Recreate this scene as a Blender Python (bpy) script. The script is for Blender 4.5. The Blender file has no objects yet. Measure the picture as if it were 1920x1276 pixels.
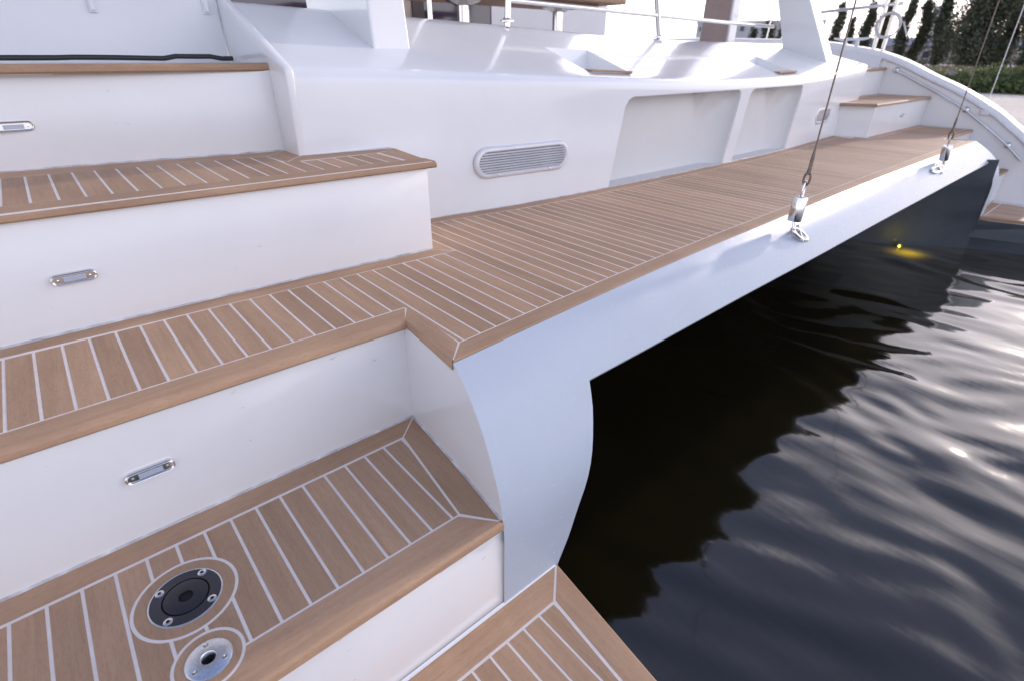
import bpy, bmesh, math, random
import numpy as np
from mathutils import Vector, Matrix, noise

random.seed(7)
scene = bpy.context.scene
col = scene.collection
S = 0.6                      # one design unit in metres (the eye is one unit above the bridge deck)
R = math.radians

# ------------------------------------------------------------------ camera
cam_d = bpy.data.cameras.new("camera")
cam = bpy.data.objects.new("camera", cam_d)
col.objects.link(cam)
cam_d.sensor_width = 36.0
cam_d.lens = 18.584
cam_d.clip_start = 0.05
cam_d.clip_end = 3000
M = Matrix(((0.7588081, 0.3075780, -0.5741132),
            (-0.6512978, 0.3645925, -0.6654949),
            (0.0046258, 0.8789017, 0.4769806)))
cam.matrix_world = M.to_4x4()
cam_d.dof.use_dof = True
cam_d.dof.focus_distance = 1.35
cam_d.dof.aperture_fstop = 3.6
scene.camera = cam

# ------------------------------------------------------------------ light
VEIL = ((0.0, (0.95, 0.92, 0.99)), (0.15, (0.82, 0.82, 0.95)), (0.46, (0.78, 0.765, 0.86)), (0.63, (0.17, 0.20, 0.31)), (1.0, (0.09, 0.12, 0.22)))
VEIL_K = 8.6
SUN_EL, SUN_AZ = R(14.0), R(90.0)        # azimuth from +Y towards +X
world = bpy.data.worlds.new("World")
scene.world = world
world.use_nodes = True
wn, wl = world.node_tree.nodes, world.node_tree.links
wn.clear()
w_out = wn.new("ShaderNodeOutputWorld")
w_bg = wn.new("ShaderNodeBackground")
w_sky = wn.new("ShaderNodeTexSky")
w_sky.sky_type = 'NISHITA'
w_sky.sun_disc = False
w_sky.sun_elevation = SUN_EL
w_sky.sun_rotation = SUN_AZ
w_sky.air_density = 1.0
w_sky.dust_density = 0.7
w_sky.ozone_density = 1.0
w_tint = wn.new("ShaderNodeMix")
w_tint.data_type = 'RGBA'
w_tint.blend_type = 'MULTIPLY'
w_tint.inputs[0].default_value = 1.0
w_tint.inputs[7].default_value = (0.10, 0.105, 0.13, 1)
w_tc = wn.new("ShaderNodeTexCoord")
w_sep = wn.new("ShaderNodeSeparateXYZ")
w_veil = wn.new("ShaderNodeValToRGB")                      # pale evening haze, thick near the horizon and thin overhead
for e_ in range(3): w_veil.color_ramp.elements.new(0.5)
for e_, (p_, c_) in zip(w_veil.color_ramp.elements, VEIL):
    e_.position = p_
    e_.color = (*c_, 1)
w_vs = wn.new("ShaderNodeVectorMath")
w_vs.operation = 'SCALE'
w_az = wn.new("ShaderNodeMath")                            # haze is brighter towards the low sun
w_az.operation = 'MULTIPLY_ADD'
w_az.inputs[1].default_value = VEIL_K * 0.32
w_az.inputs[2].default_value = VEIL_K
w_add = wn.new("ShaderNodeVectorMath")
w_add.operation = 'ADD'
w_bg.inputs[1].default_value = 0.15
wl.new(w_sky.outputs[0], w_tint.inputs[6])
wl.new(w_tc.outputs["Generated"], w_sep.inputs[0])
wl.new(w_sep.outputs[2], w_veil.inputs[0])
wl.new(w_veil.outputs[0], w_vs.inputs[0])
wl.new(w_sep.outputs[0], w_az.inputs[0])
wl.new(w_az.outputs[0], w_vs.inputs["Scale"])
w_hue = wn.new("ShaderNodeMix")                            # and a little pinker on that side
w_hue.data_type = 'RGBA'
w_hue.blend_type = 'MULTIPLY'
w_hue.inputs[0].default_value = 1.0
w_hc = wn.new("ShaderNodeValToRGB")
w_hc.color_ramp.elements[0].color = (0.97, 1.0, 1.02, 1)
w_hc.color_ramp.elements[1].color = (1.0, 0.93, 0.88, 1)
w_hx = wn.new("ShaderNodeMapRange")
w_hx.inputs[1].default_value = 0.0
w_hx.inputs[2].default_value = 1.0
wl.new(w_sep.outputs[0], w_hx.inputs[0])
wl.new(w_hx.outputs[0], w_hc.inputs[0])
wl.new(w_vs.outputs[0], w_hue.inputs[6])
wl.new(w_hc.outputs[0], w_hue.inputs[7])
wl.new(w_tint.outputs[2], w_add.inputs[0])
wl.new(w_hue.outputs[2], w_add.inputs[1])
wl.new(w_add.outputs[0], w_bg.inputs[0])
wl.new(w_bg.outputs[0], w_out.inputs[0])

sun_d = bpy.data.lights.new("sun", 'SUN')
sun_d.energy = 1.25
sun_d.angle = R(2.0)
sun_d.color = (1.0, 0.86, 0.74)
sun = bpy.data.objects.new("sun", sun_d)
col.objects.link(sun)
sdir = Vector((math.sin(SUN_AZ) * math.cos(SUN_EL), math.cos(SUN_AZ) * math.cos(SUN_EL), math.sin(SUN_EL)))
sun.rotation_euler = (-sdir).to_track_quat('-Z', 'Y').to_euler()
sun.location = (30, -10, 20)

scene.view_settings.view_transform = 'Standard'
scene.view_settings.look = 'None'
scene.view_settings.exposure = 0.79
scene.view_settings.gamma = 1.0
scene.view_settings.use_curve_mapping = False

# ------------------------------------------------------------------ materials
def new_mat(name):
    m = bpy.data.materials.new(name)
    m.use_nodes = True
    nt = m.node_tree
    return m, nt.nodes, nt.links, nt.nodes["Principled BSDF"]

def ramp(n, stops):
    r = n.new("ShaderNodeValToRGB")
    els = r.color_ramp.elements
    while len(els) < len(stops): els.new(0.5)
    for e, (p, c) in zip(els, stops):
        e.position = p
        e.color = (*c, 1) if len(c) == 3 else c
    return r

def noise_tex(n, l, scale, detail=3, rough=0.55, vec=None, mscale=None, coord="Object"):
    tc = n.new("ShaderNodeTexCoord")
    src = tc.outputs[coord] if vec is None else vec
    if mscale is not None:
        mp = n.new("ShaderNodeMapping")
        mp.inputs["Scale"].default_value = mscale
        l.new(src, mp.inputs[0]); src = mp.outputs[0]
    t = n.new("ShaderNodeTexNoise")
    t.inputs["Scale"].default_value = scale
    t.inputs["Detail"].default_value = detail
    t.inputs["Roughness"].default_value = rough
    l.new(src, t.inputs["Vector"])
    return t

def bump(n, l, b, src, strength, dist=0.01):
    bp = n.new("ShaderNodeBump")
    bp.inputs["Strength"].default_value = strength
    bp.inputs["Distance"].default_value = dist
    l.new(src, bp.inputs["Height"])
    l.new(bp.outputs[0], b.inputs["Normal"])
    return bp

def simple(name, c, rough=0.4, metal=0.0, coat=0.0, var=0.06, scale=12.0, bmp=0.0, bscale=60.0):
    m, n, l, b = new_mat(name)
    t = noise_tex(n, l, scale, 4)
    a = tuple(max(0, x * (1 - var)) for x in c); d = tuple(min(1, x * (1 + var)) for x in c)
    r = ramp(n, [(0.3, a), (0.7, d)])
    l.new(t.outputs[0], r.inputs[0]); l.new(r.outputs[0], b.inputs["Base Color"])
    b.inputs["Roughness"].default_value = rough
    b.inputs["Metallic"].default_value = metal
    b.inputs["Coat Weight"].default_value = coat
    b.inputs["Coat Roughness"].default_value = 0.06
    if bmp:
        t2 = noise_tex(n, l, bscale, 3)
        bump(n, l, b, t2.outputs[0], bmp)
    return m

def gelcoat(name, c, rough, coat, dirt=True):
    m, n, l, b = new_mat(name)
    big = noise_tex(n, l, 2.2, 5, 0.6)
    r1 = ramp(n, [(0.25, tuple(x * 0.93 for x in c)), (0.65, c)])
    l.new(big.outputs[0], r1.inputs[0])
    sm = noise_tex(n, l, 55, 4, 0.7)
    r2 = ramp(n, [(0.66, (1, 1, 1)), (0.80, (0.90, 0.885, 0.865))])     # faint scuffs and water marks
    l.new(sm.outputs[0], r2.inputs[0])
    mx = n.new("ShaderNodeMix"); mx.data_type = 'RGBA'; mx.blend_type = 'MULTIPLY'
    mx.inputs[0].default_value = 1.0 if dirt else 0.4
    l.new(r1.outputs[0], mx.inputs[6]); l.new(r2.outputs[0], mx.inputs[7])
    sp = noise_tex(n, l, 19.0, 2, 0.4, None, (1.0, 1.0, 2.4))
    r3 = ramp(n, [(0.775, (1, 1, 1)), (0.80, (0.80, 0.785, 0.77))])           # a few dark scuff marks
    l.new(sp.outputs[0], r3.inputs[0])
    mx2 = n.new("ShaderNodeMix"); mx2.data_type = 'RGBA'; mx2.blend_type = 'MULTIPLY'
    mx2.inputs[0].default_value = 0.9 if dirt else 0.0
    l.new(mx.outputs[2], mx2.inputs[6]); l.new(r3.outputs[0], mx2.inputs[7])
    l.new(mx2.outputs[2], b.inputs["Base Color"])
    mr = n.new("ShaderNodeMapRange")
    mr.inputs[3].default_value = rough * 0.8; mr.inputs[4].default_value = rough * 1.35
    l.new(sm.outputs[0], mr.inputs[0]); l.new(mr.outputs[0], b.inputs["Roughness"])
    b.inputs["Coat Weight"].default_value = coat
    b.inputs["Coat Roughness"].default_value = 0.04
    wv = noise_tex(n, l, 5.0, 2)
    bump(n, l, b, wv.outputs[0], 0.06, 0.02)
    return m

def teak(name, axis, tone=1.0):
    m, n, l, b = new_mat(name)
    tc = n.new("ShaderNodeTexCoord")
    oi = n.new("ShaderNodeObjectInfo")
    vm = n.new("ShaderNodeVectorMath"); vm.operation = 'SCALE'
    cb = n.new("ShaderNodeCombineXYZ")
    for k, mul in enumerate((37.0, 53.0, 71.0)):
        mt = n.new("ShaderNodeMath"); mt.operation = 'MULTIPLY'; mt.inputs[1].default_value = mul
        l.new(oi.outputs["Random"], mt.inputs[0]); l.new(mt.outputs[0], cb.inputs[k])
    ad = n.new("ShaderNodeVectorMath"); ad.operation = 'ADD'
    l.new(tc.outputs["Object"], ad.inputs[0]); l.new(cb.outputs[0], ad.inputs[1])
    sc_f = (150, 7, 150) if axis == 'y' else (7, 150, 150)
    sc_m = (45, 3.0, 45) if axis == 'y' else (3.0, 45, 45)
    sc_p = (700, 60, 700) if axis == 'y' else (60, 700, 700)
    fine = noise_tex(n, l, 1.0, 4, 0.65, ad.outputs[0], sc_f)
    med = noise_tex(n, l, 1.0, 3, 0.6, ad.outputs[0], sc_m); med.inputs["Distortion"].default_value = 0.6
    pore = noise_tex(n, l, 1.0, 2, 0.5, ad.outputs[0], sc_p)
    gp = n.new("ShaderNodeNewGeometry")
    blot = noise_tex(n, l, 1.0, 3, 0.6, gp.outputs["Position"], (4.0, 1.6, 4.0))      # weathered patches that run over several boards
    c0 = tuple(tone * x for x in (0.368, 0.228, 0.140)); c1 = tuple(tone * x for x in (0.440, 0.280, 0.177)); c2 = tuple(tone * x for x in (0.488, 0.322, 0.210))
    r1 = ramp(n, [(0.28, c0), (0.52, c1), (0.78, c2)])
    mm = n.new("ShaderNodeMix"); mm.data_type = 'FLOAT'; mm.inputs[0].default_value = 0.5
    l.new(fine.outputs[0], mm.inputs[2]); l.new(med.outputs[0], mm.inputs[3])
    l.new(mm.outputs[0], r1.inputs[0])
    r2 = ramp(n, [(0.30, (0.80, 0.78, 0.76)), (0.48, (1, 1, 1))])
    l.new(pore.outputs[0], r2.inputs[0])
    mx = n.new("ShaderNodeMix"); mx.data_type = 'RGBA'; mx.blend_type = 'MULTIPLY'; mx.inputs[0].default_value = 0.8
    l.new(r1.outputs[0], mx.inputs[6]); l.new(r2.outputs[0], mx.inputs[7])
    # every board has its own tone
    mr = n.new("ShaderNodeMapRange"); mr.inputs[3].default_value = 0.88; mr.inputs[4].default_value = 1.14
    l.new(oi.outputs["Random"], mr.inputs[0])
    mb = n.new("ShaderNodeMapRange"); mb.inputs[1].default_value = 0.3; mb.inputs[2].default_value = 0.7
    mb.inputs[3].default_value = 0.86; mb.inputs[4].default_value = 1.10
    l.new(blot.outputs[0], mb.inputs[0])
    mu = n.new("ShaderNodeMath"); mu.operation = 'MULTIPLY'
    l.new(mr.outputs[0], mu.inputs[0]); l.new(mb.outputs[0], mu.inputs[1])
    vs = n.new("ShaderNodeVectorMath"); vs.operation = 'SCALE'
    l.new(mx.outputs[2], vs.inputs[0]); l.new(mu.outputs[0], vs.inputs["Scale"])
    l.new(vs.outputs[0], b.inputs["Base Color"])
    b.inputs["Roughness"].default_value = 0.62
    b.inputs["Specular IOR Level"].default_value = 0.32
    bump(n, l, b, pore.outputs[0], 0.25, 0.0006)
    return m

MAT = {}
MAT['white'] = gelcoat("white_gelcoat", (0.80, 0.80, 0.81), 0.22, 0.55)
MAT['gloss'] = gelcoat("glossy_white_paint", (0.79, 0.80, 0.82), 0.16, 0.5, False)
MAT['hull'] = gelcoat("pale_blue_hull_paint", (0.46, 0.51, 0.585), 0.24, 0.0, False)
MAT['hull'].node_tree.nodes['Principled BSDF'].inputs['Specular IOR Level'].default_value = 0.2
MAT['satin'] = gelcoat("satin_white_paint", (0.72, 0.72, 0.74), 0.4, 0.1)
MAT['locker'] = gelcoat("shaded_matt_coat", (0.66, 0.66, 0.66), 0.5, 0.0)
MAT['navy'] = simple("navy_hull_paint", (0.060, 0.070, 0.088), 0.25, 0, 0.4)
MAT['dark'] = simple("dark_bottom_paint", (0.012, 0.012, 0.014), 0.5)
MAT['teak_y'] = teak("teak_along_boat", 'y')
MAT['teak_x'] = teak("teak_across_boat", 'x')
MAT['teak_nose'] = teak("oiled_teak_edge", 'x', 0.92)
MAT['teak_table'] = teak("varnished_teak", 'x', 0.85)
MAT['caulk'] = simple("pale_caulking", (0.74, 0.68, 0.65), 0.65, 0, 0, 0.05, 40, 0.2, 300)
MAT['seal'] = simple("grey_sealant", (0.52, 0.51, 0.52), 0.6, 0, 0, 0.4, 18, 0.3, 120)
MAT['chrome'] = simple("polished_steel", (0.74, 0.72, 0.70), 0.10, 1.0)
MAT['wire'] = simple("stained_steel_wire", (0.20, 0.155, 0.13), 0.45, 0.7, 0, 0.3, 90)
MAT['alu'] = simple("brushed_aluminium", (0.72, 0.73, 0.75), 0.28, 1.0, 0, 0.12, 220)
MAT['vent'] = simple("grey_vent_plastic", (0.70, 0.70, 0.72), 0.35, 0.1)
MAT['ventd'] = simple("vent_shadow_backing", (0.26, 0.26, 0.30), 0.6)
MAT['black'] = simple("black_plastic", (0.020, 0.023, 0.032), 0.30, 0, 0.2)
MAT['black2'] = simple("black_plastic_cap", (0.014, 0.016, 0.022), 0.42)
MAT['pit'] = simple("deep_black", (0.004, 0.004, 0.004), 0.8)
MAT['rubber'] = simple("black_rubber_hose", (0.012, 0.012, 0.013), 0.45)
MAT['lens'] = simple("frosted_light_lens", (0.42, 0.46, 0.55), 0.25, 0, 0.5)
MAT['tint'] = simple("dark_tinted_glass", (0.045, 0.035, 0.055), 0.08, 0, 0.6)
MAT['brown'] = simple("dark_wood_frame", (0.035, 0.018, 0.012), 0.4)
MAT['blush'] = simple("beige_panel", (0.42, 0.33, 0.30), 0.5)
MAT['rope'] = simple("white_rope", (0.62, 0.60, 0.58), 0.8, 0, 0, 0.2, 300)

def emit_mat(name, c, s):
    m, n, l, b = new_mat(name)
    b.inputs["Base Color"].default_value = (*c, 1)
    b.inputs["Emission Color"].default_value = (*c, 1)
    b.inputs["Emission Strength"].default_value = s
    return m
MAT['glow'] = emit_mat("yellow_lamp_lens", (1.0, 0.85, 0.12), 2.5)
MAT['down'] = emit_mat("warm_downlight_lens", (1.0, 0.85, 0.65), 25.0)

# ------------------------------------------------------------------ builders
ORG = {}

def link(o, parent):
    col.objects.link(o)
    if parent is not None:
        o.parent = parent

def empty(name, org, label, cat, group=None, parent=None):
    o = bpy.data.objects.new(name, None)
    link(o, parent)
    o.empty_display_size = 0.2
    po = ORG[parent.name] if parent is not None else Vector((0, 0, 0))
    org = Vector(org)
    o.location = (org - po) * S
    ORG[o.name] = org
    if label: o['label'] = label
    if cat: o['category'] = cat
    if group: o['group'] = group
    return o

def tag(o, label=None, cat=None, group=None, kind=None):
    if label: o['label'] = label
    if cat: o['category'] = cat
    if group: o['group'] = group
    if kind: o['kind'] = kind
    return o

class MB:
    def __init__(s): s.v = []; s.f = []
    def add(s, vs, fs):
        k = len(s.v); s.v += [tuple(map(float, p)) for p in vs]; s.f += [tuple(i + k for i in q) for q in fs]
        return s
    def grid(s, rows, closed=False, flip=False):
        n = len(rows[0]); vs = [p for r in rows for p in r]; fs = []
        for i in range(len(rows) - 1):
            for j in range(n if closed else n - 1):
                a, b = i * n + j, i * n + (j + 1) % n
                q = (a, b, b + n, a + n)
                fs.append(q[::-1] if flip else q)
        return s.add(vs, fs)
    def box(s, x0, x1, y0, y1, z0, z1):
        vs = [(x, y, z) for z in (z0, z1) for y in (y0, y1) for x in (x0, x1)]
        return s.add(vs, [(0, 2, 3, 1), (4, 5, 7, 6), (0, 1, 5, 4), (2, 6, 7, 3), (0, 4, 6, 2), (1, 3, 7, 5)])
    def hexa(s, p):      # 8 points: bottom ring 0-3, top ring 4-7
        return s.add(p, [(3, 2, 1, 0), (4, 5, 6, 7), (0, 1, 5, 4), (1, 2, 6, 5), (2, 3, 7, 6), (3, 0, 4, 7)])
    def prism(s, poly, z0, z1, bottom=True):
        n = len(poly)
        vs = [(x, y, z0) for x, y in poly] + [(x, y, z1) for x, y in poly]
        fs = [tuple(range(n, 2 * n))] + [(i, (i + 1) % n, (i + 1) % n + n, i + n) for i in range(n)]
        if bottom: fs.append(tuple(range(n))[::-1])
        return s.add(vs, fs)
    def prism_x(s, poly, x0, x1):    # poly in (y, z)
        n = len(poly)
        vs = [(x0, y, z) for y, z in poly] + [(x1, y, z) for y, z in poly]
        fs = [tuple(range(n)), tuple(range(n, 2 * n))[::-1]] + [(i, i + n, (i + 1) % n + n, (i + 1) % n) for i in range(n)]
        return s.add(vs, fs)
    def tube(s, path, r, n=10, caps=True, closed=False):
        path = [Vector(p) for p in path]; m = len(path)
        rr = r if isinstance(r, (list, tuple)) else [r] * m
        rows = []; up = Vector((0.13, 0.31, 0.94)).normalized(); prev = None
        for i, p in enumerate(path):
            if closed: t = path[(i + 1) % m] - path[i - 1]
            else: t = path[min(i + 1, m - 1)] - path[max(i - 1, 0)]
            t.normalize()
            if prev is None: a = t.cross(up); a = a if a.length > 1e-3 else t.cross(Vector((1, 0, 0)))
            else: a = prev - t * prev.dot(t)
            a.normalize(); prev = a; b = t.cross(a)
            rows.append([p + (a * math.cos(2 * math.pi * k / n) + b * math.sin(2 * math.pi * k / n)) * rr[i] for k in range(n)])
        if closed: rows.append(rows[0])
        s.grid(rows, True)
        if caps and not closed:
            s.add(rows[0], [tuple(range(n))[::-1]]); s.add(rows[-1], [tuple(range(n))])
        return s
    def lathe(s, prof, c, axis=(0, 0, 1), n=32, cap0=False, cap1=False):
        ax = Vector(axis).normalized(); a = ax.orthogonal().normalized(); b = ax.cross(a); c = Vector(c)
        rows = [[c + ax * h + (a * math.cos(2 * math.pi * k / n) + b * math.sin(2 * math.pi * k / n)) * r for k in range(n)] for r, h in prof]
        s.grid(rows, True)
        if cap0: s.add(rows[0], [tuple(range(n))[::-1]])
        if cap1: s.add(rows[-1], [tuple(range(n))])
        return s
    def build(s, name, mat, parent=None, smooth=35, bevel=0.0, segs=2, org=None, weld=True, fixn=True):
        v = np.array(s.v)
        if org is None:
            lo, hi = v.min(0), v.max(0); org = ((lo + hi) / 2)
        org = Vector([float(q) for q in org])
        me = bpy.data.meshes.new(name)
        me.from_pydata([((Vector(p) - org) * S) for p in s.v], [], s.f)
        bm = bmesh.new(); bm.from_mesh(me)
        if weld: bmesh.ops.remove_doubles(bm, verts=bm.verts, dist=2e-5)
        if fixn: bmesh.ops.recalc_face_normals(bm, faces=bm.faces)
        if bevel:
            es = [e for e in bm.edges if len(e.link_faces) == 2 and e.calc_face_angle(0) > R(30)]
            bmesh.ops.bevel(bm, geom=es, offset=bevel * S, segments=segs, profile=0.5, affect='EDGES')
        for f in bm.faces: f.smooth = smooth > 0
        for e in bm.edges:
            e.smooth = not (len(e.link_faces) == 2 and e.calc_face_angle(0) > R(smooth))
        bm.to_mesh(me); bm.free()
        if mat is not None: me.materials.append(MAT[mat] if isinstance(mat, str) else mat)
        o = bpy.data.objects.new(name, me)
        link(o, parent)
        po = ORG[parent.name] if parent is not None else Vector((0, 0, 0))
        o.location = (org - po) * S
        ORG[o.name] = org
        return o

def lerp(a, b, t): return a + (b - a) * t
def curve(pts):
    xs = [p[0] for p in pts]; ys = [p[1] for p in pts]
    def f(x):
        if x <= xs[0]: return ys[0]
        if x >= xs[-1]: return ys[-1]
        i = max(k for k in range(len(xs) - 1) if xs[k] <= x)
        h = xs[i + 1] - xs[i]; t = (x - xs[i]) / h
        def sl(k):
            if k == 0: return (ys[1] - ys[0]) / (xs[1] - xs[0])
            if k == len(xs) - 1: return (ys[-1] - ys[-2]) / (xs[-1] - xs[-2])
            d0 = (ys[k] - ys[k - 1]) / (xs[k] - xs[k - 1]); d1 = (ys[k + 1] - ys[k]) / (xs[k + 1] - xs[k])
            return 0 if d0 * d1 < 0 else (d0 + d1) / 2
        m0, m1 = sl(i) * h, sl(i + 1) * h
        return (2*t**3 - 3*t**2 + 1)*ys[i] + (t**3 - 2*t**2 + t)*m0 + (-2*t**3 + 3*t**2)*ys[i+1] + (t**3 - t**2)*m1
    return f

def cut(o, cutters):
    """subtract temporary meshes from o with exact booleans"""
    bpy.context.view_layer.update()
    tmp = []
    for c in cutters:
        md = o.modifiers.new("cut", 'BOOLEAN'); md.operation = 'DIFFERENCE'; md.solver = 'EXACT'; md.object = c
    dg = bpy.context.evaluated_depsgraph_get()
    me = bpy.data.meshes.new_from_object(o.evaluated_get(dg))
    o.modifiers.clear(); old = o.data; o.data = me; me.name = old.name
    bpy.data.meshes.remove(old)

def cyl_cutter(c, r, z0, z1):
    b = MB(); n = 72
    b.prism([(c[0] + r * math.cos(2 * math.pi * k / n), c[1] + r * math.sin(2 * math.pi * k / n)) for k in range(n)], z0, z1)
    return b.build("cutter", None, None, smooth=0)

# ------------------------------------------------------------------ levels and outline of the boat (units, from measured photo geometry)
Z1, Z2, Z3, Z4, Z5, ZW = -0.053, -0.512, -1.0, -1.51, -1.98, -2.45
ZF2 = -0.575
PROUD, GAP = 0.0006, 0.0102
PITCH = 0.0866

E_top = curve([(0.9, 1.405), (1.5, 1.45), (2.2, 1.495), (2.92, 1.527), (4.1, 1.56), (5.3, 1.592), (7.5, 1.62), (9.6, 1.627)])
PROF = curve([(-2.7, 1.10), (-2.05, 1.070), (-1.8, 1.068), (-1.546, 1.070), (-1.433, 1.092), (-1.30, 1.148), (-1.18, 1.219), (-1.079, 1.308), (-1.004, 1.405)])
BOT = curve([(1.50, -1.228), (2.06, -1.245), (3.3, -1.262), (5.2, -1.271), (7.0, -1.266), (9.5, -1.246)])
XR = curve([(-2.7, 1.05), (-2.45, 1.10), (-2.0, 1.193), (-1.848, 1.258), (-1.659, 1.318), (-1.508, 1.384), (-1.391, 1.438), (-1.337, 1.466), (-1.228, 1.503), (-1.0, 1.56)])
XL = curve([(1.07, 0.887), (1.41, 0.930), (1.86, 0.975)])            # recess wall x as a function of y
WALLY = curve([(1.13, 3.13), (1.9, 3.085), (2.7, 2.98), (3.6, 2.93), (5.4, 2.905), (6.6, 2.915), (7.6, 2.985), (8.56, 3.06), (9.35, 3.125)])
WALLZ = curve([(1.13, -0.085), (1.95, -0.112), (2.75, -0.145), (3.5, -0.175), (5.5, -0.235), (7.0, -0.225), (8.0, -0.195), (9.35, -0.12)])
UPY = curve([(1.13, 3.95), (2.75, 4.10), (5.2, 4.05), (8.0, 4.2), (9.35, 4.3)])
UPZ = curve([(1.13, 0.27), (2.75, 0.235), (5.2, 0.154), (8.0, 0.142), (9.35, 0.15)])

boat = empty("catamaran", (5.2, 3.0, ZW), "white catamaran with teak stern steps and a wide teak bridge deck between its two hulls", "boat")

# ------------------------------------------------------------------ setting: water, shore
m, n, l, b = new_mat("dark_harbour_water")
b.inputs["Base Color"].default_value = (0.011, 0.009, 0.004, 1)
b.inputs["Roughness"].default_value = 0.075
b.inputs["IOR"].default_value = 1.66
t = noise_tex(n, l, 6.0, 2, 0.5, None, (2.0, 0.7, 1.0))
bump(n, l, b, t.outputs[0], 0.03, 0.03)
MAT['water'] = m

WAVE = 0.0150
def wave(x, y):
    # dying chop: crests run fore and aft, broken up by noise
    a = noise.noise(Vector((x * 0.8, y * 0.6, 3.1))); c = noise.noise(Vector((x * 0.5 + 7, y * 0.5, 1.7)))
    m = 0.65 + 0.9 * abs(c)
    h = WAVE * m * noise.noise(Vector((x * 2.3 + a * 1.8, y * 1.05 + c * 1.8, 0.3)))
    h += WAVE * 0.55 * m * noise.noise(Vector((x * 6.0 + y * 1.7 + a * 2.6, y * 2.4 - x * 0.8 + c * 2, 5.7)))
    h += WAVE * 0.09 * noise.noise(Vector((x * 9.0, y * 5.0 - x * 2.0 + a, 9.7)))
    return h

def water():
    x0, x1, y0, y1, st = -3.0, 15.0, -7.0, 4.0, 0.055
    nx, ny = int((x1 - x0) / st) + 1, int((y1 - y0) / st) + 1
    xs = [x0 + i * (x1 - x0) / (nx - 1) for i in range(nx)]; ys = [y0 + i * (y1 - y0) / (ny - 1) for i in range(ny)]
    vs = []
    for y in ys:
        for x in xs:
            e = min(x - x0, x1 - x, y - y0, y1 - y); fz = min(1, max(0, e / 1.0))
            vs.append((x, y, ZW + wave(x, y) * fz / S))
    fs = [(j * nx + i, j * nx + i + 1, (j + 1) * nx + i + 1, (j + 1) * nx + i) for j in range(ny - 1) for i in range(nx - 1)]
    b = MB(); b.add(vs, fs)
    L = 1500
    X = [-L, x0, x1, L]; Y = [-L, y0, y1, L]
    for j in range(3):
        for i in range(3):
            if i == 1 and j == 1: continue
            b.add([(X[i], Y[j], ZW), (X[i+1], Y[j], ZW), (X[i+1], Y[j+1], ZW), (X[i], Y[j+1], ZW)], [(0, 1, 2, 3)])
    o = b.build("water", 'water', None, smooth=180, weld=False, fixn=False, org=(0, 0, ZW))
    tag(o, kind="structure")
water()

# shore: sandy beach that rises out of the water and a flat plain to the horizon
m, n, l, b = new_mat("pale_beach_sand")
t1 = noise_tex(n, l, 0.35, 6, 0.65); t2 = noise_tex(n, l, 9, 5, 0.7)
r1 = ramp(n, [(0.35, (0.68, 0.59, 0.51)), (0.65, (0.80, 0.71, 0.63))])
l.new(t1.outputs[0], r1.inputs[0])
r2 = ramp(n, [(0.35, (0.82, 0.80, 0.78)), (0.6, (1, 1, 1))]); l.new(t2.outputs[0], r2.inputs[0])
mx = n.new("ShaderNodeMix"); mx.data_type = 'RGBA'; mx.blend_type = 'MULTIPLY'; mx.inputs[0].default_value = 1
l.new(r1.outputs[0], mx.inputs[6]); l.new(r2.outputs[0], mx.inputs[7]); l.new(mx.outputs[2], b.inputs["Base Color"])
b.inputs["Roughness"].default_value = 0.9
bump(n, l, b, t2.outputs[0], 0.8, 0.05)
MAT['sand'] = m

AZD = Vector((math.sin(R(79)), math.cos(R(79)), 0))        # towards the shore
def shore(az, dist, z=0.0):                                # metres -> design units
    return Vector((math.sin(R(az)) * dist / S, math.cos(R(az)) * dist / S, z / S))

def beach():
    b = MB(); rows = []
    ds = [9.5, 11.5, 13, 15, 18, 22, 30, 60, 120, 400, 900]
    zs = [-1.75, -1.48, -1.36, -1.28, -1.24, -1.2, -1.2, -1.2, -1.2, -1.2, -1.2]
    azs = [34 + 2.2 * k for k in range(46)]
    for d, z in zip(ds, zs):
        row = []
        for a in azs:
            dd = d * (1 + 0.03 * math.sin(a * 0.7) + 0.02 * math.sin(a * 1.9 + 1))
            if a < 70: dd += (70 - a) * 1.6 * (1 if d < 200 else 0)
            p = shore(a, dd, z + (0.04 * noise.noise(Vector((a * 0.9, d * 0.8, 0))) if 10 < d < 30 else 0))
            row.append(p)
        rows.append(row)
    b.grid(rows)
    o = b.build("beach", 'sand', None, smooth=180, org=shore(79, 14, -1.3))
    tag(o, kind="structure")
beach()

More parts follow.
